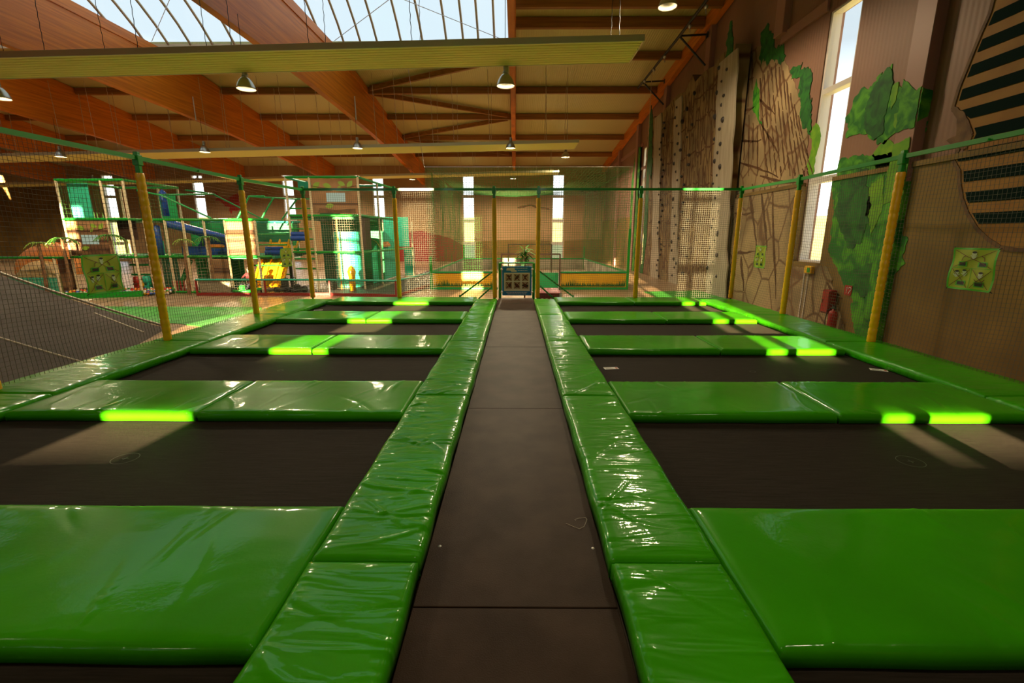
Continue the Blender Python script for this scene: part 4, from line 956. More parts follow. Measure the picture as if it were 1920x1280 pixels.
# --- ball pit
mb = MB()
mb.bar((-15.75,15.2,ZF+.10),(-13.2,16.1,ZF+.10), .14, .2)
tag(mb.build('ball_pit_edge', M_GRN), 'green padded kerb in front of the ball pit', 'kerb')
cols = [mat('ball_red', (.6,.03,.02,1), .35), mat('ball_yellow', (.75,.45,.02,1), .35), mat('ball_blue', (.03,.08,.4,1), .35), mat('ball_white', (.7,.65,.55,1), .35), mat('ball_green', (.03,.3,.05,1), .35), mat('ball_orange', (.75,.2,.02,1), .35)]
cn = ['red','yellow','blue','white','green','orange']; protos = []
for m in cols:
    b_ = MB(); b_.sphere((0,0,0), .045, 10); protos.append(b_.build('play_ball', m))
used = [False]*6; cnt = 0
for row in range(6):
    for k in range(34):
        if cnt >= 200: break
        x = -15.55+k*.092+(row % 2)*.046; y = 15.42+row*.085+(x+15.55)*.36
        if x > -12.6: continue
        i = rng.integers(0, 6); p = (x+random.uniform(-.01,.01), y, ZF+.045+row*.03+random.uniform(0,.03))
        if not used[i]: o = protos[i]; used[i] = True; o.location = p
        else: o = protos[i].copy(); COL.objects.link(o); o.location = p
        tag(o, 'small %s plastic ball in the ball pit below the left tower' % cn[i], 'ball', '%s balls in the ball pit' % cn[i]); cnt += 1
for k, (x, z, m, c) in enumerate([(-13.95,.02,M_RED,'red'),(-13.75,-.1,M_SLIDE,'yellow'),(-13.6,.05,M_TEAL,'teal')]):
    mb = MB(); mb.lathe((x,16.9,z), [(.001,-.16),(.12,-.15),(.14,0),(.12,.15),(.001,.16)], 14); mb.box(x-.1,x+.1,16.8,17.0,ZF,z-.1)
    tag(mb.build('foam_toy', m), 'chunky %s foam toy at the back of the ball pit' % c, 'toy')
# --- structure B (middle)
yB = 16.9
B = empty('play_tower', (-11.5,yB,ZF), 'wide two-storey middle play structure with blue ball arena upstairs', 'play structure', 'climbing play structures')
xb = [-13.35,-12.6,-11.95,-11.2,-10.45,-9.35]
child(PUNCH, 'punch_bag', M_BLUS, B)
for x in xb: foam_post(B, x, yB, ZF, 2.2)
for x in (-12.9,-11.6,-9.9): foam_post(B, x, yB+2.5, ZF, 2.2, M_ORG if x == -11.6 else M_CREAM)
for z in LV[1:3]: foam_rail(B, (-13.4,yB,z), (-8.85,yB,z)); foam_rail(B, (-13.4,yB+2.5,z), (-8.85,yB+2.5,z), M_TEAL)
foam_rail(B, (-13.4,yB,ZF+.06), (-11.3,yB,ZF+.06))
mb = MB(); mb.box(-13.4,-8.9,yB+.05,yB+2.5,.82,.90); child(mb, 'deck_floor', M_GSHD, B)
panel(B, 'green_back', -13.4, -11.0, yB+2.4, .95, 2.15, M_GSH); panel(B, 'dark_back', -11.0, -8.9, yB+2.4, 1.4, 2.15, M_GSHD)
panel(B, 'blue_wall', -13.0, -10.9, yB+1.2, .92, 1.25, M_BLUS)
mb = MB(); mb.prism([(-12.7,.92),(-12.0,1.75),(-11.4,1.7),(-10.5,.92)], 'y', yB+1.3, yB+1.6); child(mb, 'blue_ramp', M_BLUS, B)
mb = MB(); mb.tube([(-12.9,yB+.5,2.1),(-11.8,yB+.8,1.75),(-11,yB+1,1.5)], .16, 10); child(mb, 'blue_tube', M_BLUS, B)
mb = MB(); mb.lathe((-13.15,yB+.3,.92), [(.001,0),(.1,0),(.1,1.05),(.001,1.12)], 12); child(mb, 'punch_bag', M_BLUS, B)
mb = MB(); mb.rbox(-11.75,-11.1,yB+.7,yB+.9,1.2,1.32,.03); child(mb, 'orange_bumper', M_ORG, B)
panel(B, 'brown_panel', -10.42, -9.38, yB-.03, .95, 2.14, M_STONE)
panel(B, 'lower_brown_panel', -11.15, -10.5, yB-.03, ZF, .82, M_STONE)
panel(B, 'mint_lower', -10.3, -9.6, yB+2.3, ZF, .8, M_MINT)
for x_ in (-12.2,-10.9,-10.1): foam_post(B, x_, yB+1.3, ZF, 2.2, M_ORG if x_ == -10.1 else M_DGRN, .035)
for z_ in (.15,.5,1.3,1.7): foam_rail(B, (-10.4,yB+1.4,z_), (-8.95,yB+1.4,z_), M_GRN, .035)
panel(B, 'green_side_sheet', -9.3, -8.95, yB+2.35, .95, 2.1, M_GSH)
net_ = pnet(B, (-10.45,yB,0), (-8.9,yB,0), .95, 2.15, M_NETG, .12, .004)
panel(B, 'green_lower_back', -13.3, -11.3, yB+2.3, ZF, .8, M_GSH)
pnet(B, (-13.4,yB,0), (-11.2,yB,0), ZF+.1, .84, M_NETW, .11, .0045)
pnet(B, (-13.4,yB,0), (-10.45,yB,0), .95, 2.15, M_NETG, .12, .004)
mb = MB(); mb.bar((-12.9,yB+.6,ZF+.1),(-12.3,yB+.6,.75), .12,.12); child(mb, 'diagonal_bar', M_DGRN, B)
for k in range(6):
    mb = MB(); mb.box(-12.9+.13*k,-12.84+.13*k,yB+.3,yB+.33,ZF+.05,.0); child(mb, 'slat', M_RED, B)
def frame(root, pts, m=M_DGRN, rr=.035):
    for a, b in zip(pts, pts[1:]): mb = MB(); mb.tube([a, b], rr, 6); child(mb, 'roof_frame', m, root)
frame(B, [(-13.4,yB,3.2),(-12.6,yB,3.05),(-10.9,yB,2.25)]); frame(B, [(-13.4,yB+2.5,3.45),(-12.3,yB+2.5,3.3),(-10.3,yB+2.5,2.25)])
frame(B, [(-12.6,yB,3.05),(-12.3,yB+2.5,3.3)])
frame(B, [(-9.95,yB,2.25),(-9.45,yB,3.0),(-8.9,yB,3.0)]); frame(B, [(-9.6,yB+2.5,2.3),(-8.9,yB+2.5,3.1),(-8.4,yB+2.5,3.1)])
frame(B, [(-9.45,yB,3.0),(-8.9,yB+2.5,3.1)]); frame(B, [(-9.5,yB+.8,2.3),(-9.0,yB+.8,3.0)])
pnet(B, (-13.4,yB,0), (-12.6,yB,0), 2.25, 3.0, M_NETG, .12, .004)
palm(-11.9, yB-.3, ZF, 1.95, .34, 'thin artificial palm in front of the blue arena', M_LEAFB, 12)
palm(-10.95, yB-.35, ZF, 2.05, .38, 'artificial palm with a reddish trunk right of the blue arena')
# mesh fence bench in front of the kart track
# --- yellow slide
S = empty('wave_slide', (-8.6,17.5,ZF), 'three-lane yellow wave slide coming down behind the kart barrier', 'slide')
def sp(t): return (lerp(-9.50,-9.72,t), lerp(19.7,17.75,t), 1.75-2.05*t+.10*math.sin(t*4*PI))
for k in range(3):
    mb = MB()
    def lane(u, v, k=k):
        x, y, z = sp(v); w = .38; c = (k-1)*w+(u-.5)*w*.96; d = Vector((1,0,0)).normalized()
        return (x+d.x*c*1.0, y+d.y*c*1.0+0, max(z-.05*math.sin(PI*u), ZF+.02))
    mb.grid(lane, 6, 24); child(mb, 'slide_lane', M_SLIDE, S)
for sgn in (-1.5,-.5,.5,1.5):
    mb = MB(); d = Vector((1,0,0))
    mb.tube([(sp(t)[0]+d.x*sgn*.38, sp(t)[1]+d.y*sgn*.38, max(sp(t)[2]+.06, ZF+.08)) for t in [i/20 for i in range(21)]], .045, 8); child(mb, 'slide_rim', M_SLIDE, S)
for p_ in ((-9.5,19.5,1.5),(-9.6,18.7,.6)): mb = MB(); mb.bar(p_,(p_[0],p_[1],-.45),.1,.1); child(mb, 'support', M_DBRN, S)
for (x,z) in ((-9.35,1.0),(-8.3,1.55)):
    mb = MB(); mb.tube([(x-.32,18.0,z),(x+.32,18.0,z)], .10, 12); mb.tube([(x-.32,18.05,z+.16),(x+.32,18.05,z+.16)], .08, 12)
    tag(mb.build('foam_roller', M_BLUS), 'pair of blue foam rollers %s the yellow slide' % ('left of' if x < -9 else 'at the top of'), 'roller')
# --- tower C (right)
yC = 18.2
C_ = empty('play_tower', (-7.3,yC,ZF), 'tall right play tower with painted stone panel on top and a mint tube slide inside', 'play structure', 'climbing play structures')
xc = [-8.72,-7.82,-5.98]; LC = [ZF, 1.02, 2.40, 3.80]
for x in xc: foam_post(C_, x, yC, ZF, 3.8, rr=.05)
for y in (20.2,22.4,25.0): foam_post(C_, -5.98+(y-yC)*.07, y, ZF, 3.8 if y < 23 else 2.4)
for x in (-8.6,-7.4): foam_post(C_, x, yC+3, ZF, 3.8, M_ORG if x == -7.4 else M_CREAM)
for z in LC[1:]:
    foam_rail(C_, (xc[0],yC,z), (xc[2],yC,z)); foam_rail(C_, (xc[2],yC,z), (-5.7,22.4,z), M_DGRN if z > 1.1 else M_GRN); foam_rail(C_, (xc[0],yC+3,z), (-5.9,yC+3,z), M_TEAL)
foam_rail(C_, (-5.7,22.4,1.02), (-5.5,25.0,1.02)); foam_rail(C_, (xc[0],yC,3.8), (xc[0],yC+3,3.8), M_TEAL)
for k in range(8): foam_rail(C_, (xc[0],yC+.02,ZF+.45+.38*k*1.0 if k else ZF+.4), (xc[1],yC+.02,ZF+.45+.38*k if k else ZF+.4), M_GRN if k % 2 else M_DGRN, .032)
mural(C_, xc[1]+.06, xc[2]-.06, yC-.02, 2.48, 3.74)
panel(C_, 'roof_sheet', xc[0], xc[1], yC+1.0, 3.4, 3.75, M_TEAL)
panel(C_, 'green_back', xc[0], xc[1], yC+2.9, ZF, 3.6, M_GSHD); panel(C_, 'green_back', xc[1], xc[2], yC+2.9, ZF, 2.4, M_GSH)
mb = MB(); mb.box(xc[0],xc[2],yC+.08,yC+2.9,2.28,2.38); mb.box(xc[0],xc[1],yC+.08,yC+2.9,.92,1.0); child(mb, 'deck_floor', M_GSHD, C_)
mb = MB(); pts = [(-6.85+.0*t, yC+.85, ZF+.05+2.2*t/10) for t in range(11)]; mb.tube(pts, [.52+.02*(i%2) for i in range(11)], 20); child(mb, 'tube_slide', M_MINT, C_)
foam_post(C_, -6.95, yC+.12, ZF, 2.35, M_ORG, .035)
pnet(C_, (xc[0],yC+.03,0), (xc[2],yC+.03,0), ZF+.05, 2.35, M_NETW, .09, .0035)
pnet(C_, (xc[2],yC,0), (-5.7,22.4,0), ZF+.1, 3.7, M_NETG, .12, .004)
mb = MB(); mb.prism([(yC+.1,1.1),(yC+1.1,1.1),(yC+1.1,2.32),(yC+.1,2.32)], 'x', -6.0, -5.95); child(mb, 'dark_vinyl_panel', M_DBRN, C_)
mb = MB(); mb.prism([(20.3,ZF+.05),(25,ZF+.05),(25,.98),(22.4,1.9),(20.3,.95)], 'x', -6.3, -6.26); child(mb, 'mint_side_sheet', M_MINT, C_)
panel(C_, 'teal_sheet', -6.9, -5.6, 24.6, 1.1, 2.6, M_MINT); panel(C_, 'mint_end', -6.0, -5.45, 25.05, ZF, 1.0, M_MINT)
mb = MB(); mb.grid(lambda u, v: (-6.6+.45*math.cos(PI*u), 21+2*v, 1.15+.35*math.sin(PI*u)), 10, 4); child(mb, 'orange_tunnel', M_ORG, C_)
mb = MB(); mb.rbox(-8.9,-5.8,yC-.06,yC+3,ZF-.02,ZF+.02,.01); child(mb, 'base_kerb', M_DBRN, C_)
for x in (-5.6,-5.35,-5.15): pass
mb = MB(); mb.lathe((-6.35,yC-.35,ZF), [(.001,0),(.12,0),(.12,.5),(.16,.75),(.10,.9),(.001,.98)], 14)
tag(mb.build('bollard', M_SLIDE), 'yellow padded bollard in front of the right tower corner', 'bollard')

# ------------------------------------------------------------------ kart track
mb = MB(); mb.prism([(-11.4,16.35),(-6.75,16.35),(-4.1,15.9),(-3.45,19),(-3.5,29),(-5.4,29),(-5.5,18.05),(-12.0,18.05)], 'z', ZF, ZF+.02)
tag(mb.build('kart_track', M_TRACK), 'dark rubber floor of the kart track', 'track')
K = empty('track_barrier', (-7,16.3,ZF), 'low kart barrier with teal top rail, red posts and mesh', 'barrier')
path = [(-11.35,16.25),(-8.9,16.25),(-6.6,16.25),(-4.15,15.85),(-3.6,19.5),(-3.55,24.0),(-3.55,28.5)]
for a, b in zip(path, path[1:]):
    mb = MB(); mb.tube([(a[0],a[1],.12),(b[0],b[1],.12)], .035, 8); child(mb, 'top_rail', M_TEAL, K)
    mb = MB(); mb.bar((a[0],a[1],ZF+.06),(b[0],b[1],ZF+.06), .06, .10); child(mb, 'kick_rail', M_DRED, K)
    o = net('mesh_infill', (lambda a, b: lambda u, v: (lerp(a[0],b[0],u)+7, lerp(a[1],b[1],u)-16.3, lerp(.12,.55,v)))(a, b), int(math.hypot(b[0]-a[0],b[1]-a[1])/.09), 5, .004, M_NET, None, parent=K)
for p in path: mb = MB(); mb.bar((p[0],p[1],ZF),(p[0],p[1],.12), .05, .05); child(mb, 'post', M_DRED, K)
mb = MB(); mb.rbox(-11.25,-10.15,16.27,16.29,ZF+.12,.06,.005); tag(mb.build('mesh_gate', mat('pale_mesh_sheet', (.42,.36,.26,1), .7, col2=(.3,.25,.16,1), scale=30)), 'pale mesh sheet on the left end of the kart barrier', 'screen')
K2 = empty('ride_kart', (-9.85,16.85,ZF+.02), 'small green ride-on kart with a driver on the dark track', 'kart', 'ride-on karts')
def kart(root, body):
    mb = MB(); n = 12
    for sg in (-1, 1):
        mb.tube([(sg*.30,.45,.12),(sg*.40,.2,.16),(sg*.40,-.2,.16),(sg*.30,-.42,.12)], .06, 8)
    mb.tube([(-.30,-.42,.12),(-.15,-.5,.12),(.15,-.5,.12),(.30,-.42,.12)], .06, 8); mb.tube([(-.30,.45,.12),(.30,.45,.12)], .06, 8)
    mb.rbox(-.30,.30,-.40,.42,.07,.13,.02); mb.rbox(-.10,.10,-.45,-.25,.12,.34,.04)
    mb.build('body', body, root)
    for sx in (-.36,.36):
        for sy in (-.28,.30):
            mb = MB(); mb.tube([(sx-.05,sy,.12),(sx+.05,sy,.12)], .12, 16); mb.build('wheel', M_RUB, root)
    mb = MB(); mb.rbox(-.16,.16,.05,.30,.13,.20,.03); mb.rbox(-.16,.16,.28,.35,.16,.52,.03); mb.build('seat', M_RUB, root)
    mb = MB(); R = .12; mb.tube([(R*math.cos(2*PI*k/16), -.17-R*math.sin(2*PI*k/16)*.35, .46+R*math.sin(2*PI*k/16)) for k in range(17)], .014, 6); mb.tube([(0,-.17,.46),(0,-.32,.25)], .012, 6); mb.build('steering_wheel', M_BLK, root)
kart(K2, mat('kart_green', (.01,.42,.03,1), .3, coat=.4))
K3 = empty('ride_kart', (-8.35,17.0,ZF+.02), 'dark empty ride-on kart parked below the yellow slide', 'kart', 'ride-on karts'); kart(K3, M_BLK); K3.rotation_euler = (0,0,1.1)
# driver: one continuous body grown from a skeleton
def person(root_loc):
    J = {'pelvis':(0,.16,.27),'belly':(0,.18,.42),'chest':(0,.17,.60),'neck':(0,.16,.73),'chin':(0,.145,.79),'head':(0,.14,.87),'crown':(0,.145,.95),
         'sl':(-.15,.16,.68),'el':(-.23,.02,.52),'hl':(-.12,-.13,.48),'sr':(.15,.16,.68),'er':(.23,.02,.52),'hr':(.12,-.13,.48),
         'tl':(-.09,.12,.26),'kl':(-.14,-.16,.36),'fl':(-.11,-.36,.17),'ol':(-.11,-.42,.20),'tr':(.09,.12,.26),'kr':(.14,-.16,.36),'fr':(.11,-.36,.17),'or':(.11,-.42,.20)}
    R = {'pelvis':.12,'belly':.115,'chest':.13,'neck':.05,'chin':.06,'head':.085,'crown':.05,'sl':.06,'el':.04,'hl':.028,'sr':.06,'er':.04,'hr':.028,'tl':.08,'kl':.055,'fl':.04,'ol':.03,'tr':.08,'kr':.055,'fr':.04,'or':.03}
    E_ = [('pelvis','belly'),('belly','chest'),('chest','neck'),('neck','chin'),('chin','head'),('head','crown'),('chest','sl'),('sl','el'),('el','hl'),('chest','sr'),('sr','er'),('er','hr'),('pelvis','tl'),('tl','kl'),('kl','fl'),('fl','ol'),('pelvis','tr'),('tr','kr'),('kr','fr'),('fr','or')]
    ks = list(J); me = bpy.data.meshes.new('body'); me.from_pydata([J[k] for k in ks], [(ks.index(a), ks.index(b)) for a, b in E_], [])
    o = bpy.data.objects.new('person', me); COL.objects.link(o); o.location = root_loc
    md = o.modifiers.new('skin', 'SKIN'); 
    for i, k in enumerate(ks): me.skin_vertices[0].data[i].radius = (R[k], R[k]*.85); 
    me.skin_vertices[0].data[0].use_root = True
    o.modifiers.new('sub', 'SUBSURF').levels = 2
    dg = bpy.context.evaluated_depsgraph_get(); ev = o.evaluated_get(dg); m2 = bpy.data.meshes.new_from_object(ev)
    for m in (M_SKIN, M_SHIRT, M_TROU): m2.materials.append(m)
    for p in m2.polygons:
        c = p.center; p.use_smooth = True
        hand = c.z < .62 and c.y < -.09 and abs(c.x) < .18 and c.z > .43
        p.material_index = 0 if (c.z > .745 or hand) else 2 if (c.z < .36 or (c.y < .0 and c.z < .42)) else 1
    o.modifiers.clear(); o.data = m2
    tag(o, 'person in a dark red top driving the green kart', 'person')
    mb = MB(); mb.sphere((0,.165,.905), .088, 14, sc=(1,1.02,.85)); mb.build('hair', M_HAIR, o)
    mb = MB()
    for s in (-1,1): mb.sphere((s*.03,.066,.885), .009, 6, 0)
    mb.sphere((0,.056,.862), .014, 6, 1); mb.box(-.022,.022,.064,.07,.828,.834, 2)
    for s in (-1,1): mb.sphere((s*.082,.145,.87), .018, 6, 1, (.5,1,1.4))
    mb.build('face', [M_HAIR, M_SKIN, M_PRD], o)
    for s in (-1,1):
        mb = MB()
        for q in range(4):
            y0 = -.15; a = -.3+q*.022; z = .455+q*.018
            mb.tube([(s*.125,-.13,z),(s*.11,-.175,z),(s*.095,-.175+.0,z-.006),(s*.10,-.15,z-.008)], .0085, 5)
        mb.tube([(s*.12,-.12,.50),(s*.10,-.145,.515),(s*.09,-.155,.505)], .009, 5)
        mb.build('fingers', M_SKIN, o)
    return o
person((-9.85,16.87,ZF+.02))

# ------------------------------------------------------------------ football pitch behind
PX0, PX1, PY0, PY1 = -3.35, 4.42, 18.3, 30.2
P = empty('football_pitch_boards', ((PX0+PX1)/2,PY0,ZF), 'amber and grey boards with painted grass around the small football pitch', 'pitch boards')
def board(x0, x1):
    mb = MB(); mb.rbox(x0, x1, PY0, PY0+.05, ZF+.10, .20, .01); o = child(mb, 'amber_board', M_YBRD, P)
    mb = MB(); mb.rbox(x0-.03, x1+.03, PY0-.03, PY0+.08, .20, .27, .01); mb.rbox(x0-.03, x1+.03, PY0-.03, PY0+.08, ZF, ZF+.10, .01); child(mb, 'green_edging', M_DGRN, P)
    mb = MB(); x = x0+.08
    while x < x1-.08:
        hh = random.uniform(.10,.18)*(1+.9*max(0, math.sin((x-x0)*3.1))**6); ln = random.uniform(-.05,.05)
        mb.prism([(x-.018,ZF+.13),(x+.018,ZF+.13),(x+ln,ZF+.13+hh)], 'y', PY0-.002, PY0-.008); x += random.uniform(.014,.03)
    child(mb, 'painted_grass', M_GRASS, P)
board(PX0, -.75); board(1.75, PX1)
mb = MB(); mb.rbox(.75, 1.7, PY0+.02, PY0+.06, ZF, .22, .01); child(mb, 'green_gate_panel', M_GSH, P)
mb = MB(); mb.rbox(PX0, PX1, PY1, PY1+.05, ZF, .20, .01); child(mb, 'grey_board', M_GBRD, P)
for x in (PX0, PX1): mb = MB(); mb.rbox(x-.03, x+.03, PY0+.1, PY1, ZF, .20, .01); child(mb, 'side_board', M_GBRD, P)
for a, b in (((PX0,PY0+.1),(PX0,PY1)),((PX1,PY0+.1),(PX1,PY1)),((PX0,PY1),(PX1,PY1))):
    mb = MB(); mb.bar((a[0],a[1],.235),(b[0],b[1],.235), .07,.06); child(mb, 'top_edging', M_DGRN, P)
for x, y, z1 in ((PX0,PY0,.85),(PX1,PY0,1.9),(PX0,PY1,1.1),(PX1-.0,PY1,1.0)): mb = MB(); mb.rbox(x-.05,x+.05,y-.05,y+.05,ZF,z1,.01); child(mb, 'corner_post', M_GRN, P)
G = empty('football_goal', (.4,PY0-.5,ZF), 'grey tubular goal frame behind the exit gate', 'goal')
mb = MB()
for x in (-.55,1.72): mb.bar((x,PY0-.2,ZF),(x,PY0-.2,.95), .06,.06); mb.bar((x+(.25 if x<0 else -.25),PY0+.9,ZF),(x+(.25 if x<0 else -.25),PY0+.9,1.3), .05,.05)
mb.bar((-.55,PY0-.2,.95),(1.72,PY0-.2,.95), .06,.06); mb.bar((-.3,PY0+.9,1.3),(1.47,PY0+.9,1.3), .05,.05)
child(mb, 'tube_frame', mat('brown_grey_steel', (.12,.07,.04,1), .5), G)
NZ = 4.15
def fnet(a, b):
    x = lerp(PX0-.1, PX1-.1, a); z = lerp(.3, NZ, b)
    return (x, PY0+.15*noise.noise(Vector((x*.5,z*.5,0))), z+.04*noise.noise(Vector((x,z,3))))
net('pitch_net', fnet, 84, 42, .0045, M_NETG, 'green ball-stop net hanging across the front of the football pitch', stepu=1)
net('pitch_net', lambda a, b: (PX1-.1+.08*noise.noise(Vector((a*9,b*4,0))), lerp(PY0+.3,PY1,a), lerp(.3,NZ,b)), 90, 30, .0045, M_NETG, 'green ball-stop net along the right side of the football pitch')
net('pitch_net', lambda a, b: (PX0-.1+.08*noise.noise(Vector((a*9,b*4,5))), lerp(PY0+.3,PY1,a), lerp(.3,NZ,b)), 90, 30, .0045, M_NETG, 'green ball-stop net along the left side of the football pitch')
net('pitch_net', lambda a, b: (lerp(PX0,PX1,a), lerp(PY0+.2,PY1,b), NZ-.5*math.sin(PI*a)*math.sin(PI*b)*(.6+.4*math.sin(5*a))), 50, 60, .0045, M_NETG, 'sagging green net roof over the football pitch')
mb = MB(); mb.tube([(PX0-.1,PY0,NZ+.02),(PX1,PY0,NZ+.02)], .012, 5); mb.tube([(PX0-.1,PY0,NZ),(PX0-.6,PY0,7.9)], .008, 5)
tag(mb.build('net_cable', M_STEEL), 'thin steel cable carrying the front net of the pitch', 'cable')

# ------------------------------------------------------------------ climbing wall
XC = XR-.22
W_ = empty('climbing_wall', (XC, 20.5, ZF), 'tall brown rock-painted climbing wall with pale vertical strips on the right wall', 'climbing wall')
mb = MB()
top = [(25.3,7.35),(24.6,7.4),(23.9,7.15),(23.0,7.3),(22.2,7.35),(21.2,7.45),(20.3,7.3),(19.6,7.7),(19.3,7.35),(18.4,7.45),(17.6,7.35),(16.9,7.5),(16.0,7.45)]
mb.prism([(25.3,ZF)]+top+[(16.0,ZF)], 'x', XC, XR-.09)
rw = random.Random(9)
for yb in [16.2+.28*k for k in range(32)]:
    z_ = ZF+rw.uniform(0,.6)
    while z_ < 7.0:
        h_ = rw.uniform(.5,1.5); y2 = yb+rw.uniform(-.08,.08); w_ = rw.uniform(.018,.045)
        mb.prism([(y2-w_,z_+.05),(y2+w_*.6,z_),(y2+w_+.03,min(7.1,z_+h_*.5)),(y2+w_*.4,min(7.15,z_+h_)),(y2-w_*.6,min(7.15,z_+h_)),(y2-w_+.03,min(7.1,z_+h_*.5))], 'x', XC-.001, XC-.008, 1); z_ += h_+rw.uniform(.05,.5)
for zb in (1.1,2.3,3.6,4.7,5.8,6.6):
    y_ = 16.1
    while y_ < 25.0:
        l_ = rw.uniform(.4,1.1); z2 = zb+rw.uniform(-.15,.15)
        mb.prism([(y_,z2),(y_+l_*.5,z2-.06),(min(25.2,y_+l_),z2+.02),(min(25.2,y_+l_),z2+.07),(y_+l_*.5,z2+.0),(y_,z2+.06)], 'x', XC-.001, XC-.009, 1); y_ += l_+rw.uniform(0,.3)
child(mb, 'rock_face', [M_ROCKF, M_CRK], W_)
strips = []
for u0, u1 in ((1352,1386),(1274,1287),(1237,1250)):
    ya, yb = onx(u0, 300, XC)[0], onx(u1, 300, XC)[0]; ya, yb = max(ya, yb), min(ya, yb); strips.append((ya, yb))
    mb = MB(); ptsl = []
    n = 14
    for i in range(n+1): ptsl.append((ya+.05*math.sin(i*1.7)+(.12 if i < 3 else 0), ZF+(7.7*i/n)))
    for i in range(n, -1, -1): ptsl.append((yb+.05*math.sin(i*2.3)-(.1 if i < 3 else 0), ZF+(7.7*i/n)))
    mb.prism(ptsl, 'x', XC-.001, XC-.05); child(mb, 'pale_strip', M_PALE, W_)
nh = 0
def hold(y, z, s):
    global nh
    if nh >= 98: return
    nh += 1; mb = MB(); rr = random.Random(nh)
    mb.sphere((XC-.05,y,z), s, 7, sc=(.9,rr.uniform(.7,1.4),rr.uniform(.7,1.3)))
    child(mb, 'climbing_hold', M_HOLD, W_)
ya, yb = strips[0]
for i in range(30): hold(lerp(ya, yb, .25+.25*math.sin(i*2.1)+random.uniform(-.1,.1)), .0+i*.245, random.uniform(.045,.085))
ya, yb = strips[1]
for i in range(20): hold(lerp(ya, yb, .5+.3*math.sin(i*1.3)), -.1+i*.37, random.uniform(.05,.08))
for i in range(28): hold(23.1+.3*math.sin(i*.9), -.3+i*.26, random.uniform(.05,.075))
for i in range(20): hold(19.9+.5*math.sin(i*1.9)+random.uniform(-.2,.2), .1+i*.36, random.uniform(.05,.08))
for y, z in ((21.6,.2),(20.6,-.2),(18.9,4.9),(17.2,6.2)): hold(y, z, .07)
for seed_, (y0, y1, z0, z1) in enumerate(((24.8,25.3,4.5,7.9),(16.2,16.7,6.6,8.2))):
    mb = MB(); mb.prism(blob([(y0,z0),(y1,z0+.3),(y1,z1-.5),((y0+y1)/2,z1),(y0,z1-.4)], .08, 6, seed_+40), 'x', XC-.002, XC-.03); child(mb, 'painted_leaves', M_FOLD, W_)
for ch in W_.children:
    for v in ch.data.vertices:
        if v.co.x < .08: v.co.x -= .045*max(0, v.co.z)
mb = MB(); mb.tube([(6.1,22.8,8.8),(6.15,22.9,4),(6.2,22.9,.3)], .012, 5); tag(mb.build('climbing_rope', M_CREAM), 'thin climbing rope hanging from the black bar in front of the climbing wall', 'rope')
# painted tree trunks beside the narrow window
mb = MB(); mb.prism(blob([(25.7,ZF),(27.3,ZF),(27.3,6.9),(26.4,7.4),(25.7,7.1)], .05, 8, 51), 'x', XR-.1, XR-.13, 0)
mb.prism(blob([(28.6,ZF),(30.2,ZF),(30.4,5),(29.6,7.0),(28.6,6.7)], .06, 8, 52), 'x', XR-.1, XR-.13, 1)
mb.prism(blob([(26.2,1.0),(26.6,ZF),(27.0,ZF),(26.9,6.4),(26.3,6.0)], .05, 8, 53), 'x', XR-.13, XR-.15, 2)
tag(mb.build('painted_backdrop', [M_BRN, M_FOL, M_FOLD]), 'painted jungle trunk backdrop either side of the narrow right window', 'backdrop')

# ------------------------------------------------------------------ fire equipment, small wall items
r = empty('fire_hose_box', (XR-.12, 10.55, .14), 'narrow red fire hose box on the right wall, above the extinguisher', 'hose box')
mb = MB(); mb.rbox(-.16,0,-.14,.14,-.26,.28,.015); mb.build('box', M_DRED, r); mb = MB(); mb.rbox(-.172,-.16,-.115,.115,-.23,.25,.005); mb.build('door', M_RED, r)
mb = MB(); mb.rbox(-.185,-.172,.07,.09,-.02,.06,.003); mb.build('handle', M_STEEL, r)
r = empty('fire_extinguisher', (XR-.26, 10.25, ZF), 'red fire extinguisher standing below the hose box by the right wall', 'extinguisher')
mb = MB(); mb.lathe((0,0,0), [(.001,0),(.085,0),(.09,.02),(.09,.36),(.07,.42),(.03,.45),(.03,.47),(.001,.47)], 18); mb.build('cylinder', M_RED, r)
mb = MB(); mb.box(-.02,.02,-.05,.05,.47,.53); mb.bar((0,-.05,.52),(0,.10,.56), .02,.015); mb.build('valve', M_BLK, r)
mb = MB(); mb.tube([(0,.05,.5),(-.06,.12,.42),(-.08,.12,.2),(-.08,.1,.1)], .012, 6); mb.build('hose', M_RUB, r)
r = empty('fire_sign', (XR-.115, 10.10, .46), 'small square red fire-hose sign on the right wall', 'sign')
mb = MB(); mb.rbox(-.01,0,-.11,.11,-.11,.11,.003); mb.build('plate', M_RED, r)
mb = MB(); mb.tube([(-.013,-.05+.045*math.cos(t*.5),.03+.04*math.sin(t*.5)) for t in range(10)]+[(-.013,-.03,-.07)], .008, 5); mb.tube([(-.013,.04,.07),(-.013,.04,-.07)], .008, 5); mb.build('hose_symbol', M_WHT, r)
mb = MB(); mb.rbox(XR-.2, XR-.1, 11.35, 11.62, .72, .90, .01); mb.box(XR-.21,XR-.2,11.39,11.5,.75,.86,1)
tag(mb.build('sill_box', [M_YBRD, M_GRN]), 'small yellow and green box on the wall under the big right window', 'box')
mb = MB(); mb.tube([(XR-.12,11.7,.7),(XR-.12,11.7,ZF)], .02, 6); mb.tube([(XR-.12,11.55,.7),(XR-.12,11.55,ZF)], .02, 6)
tag(mb.build('wall_conduit', M_FRAME), 'pair of pale conduits running down below the big right window', 'conduit')

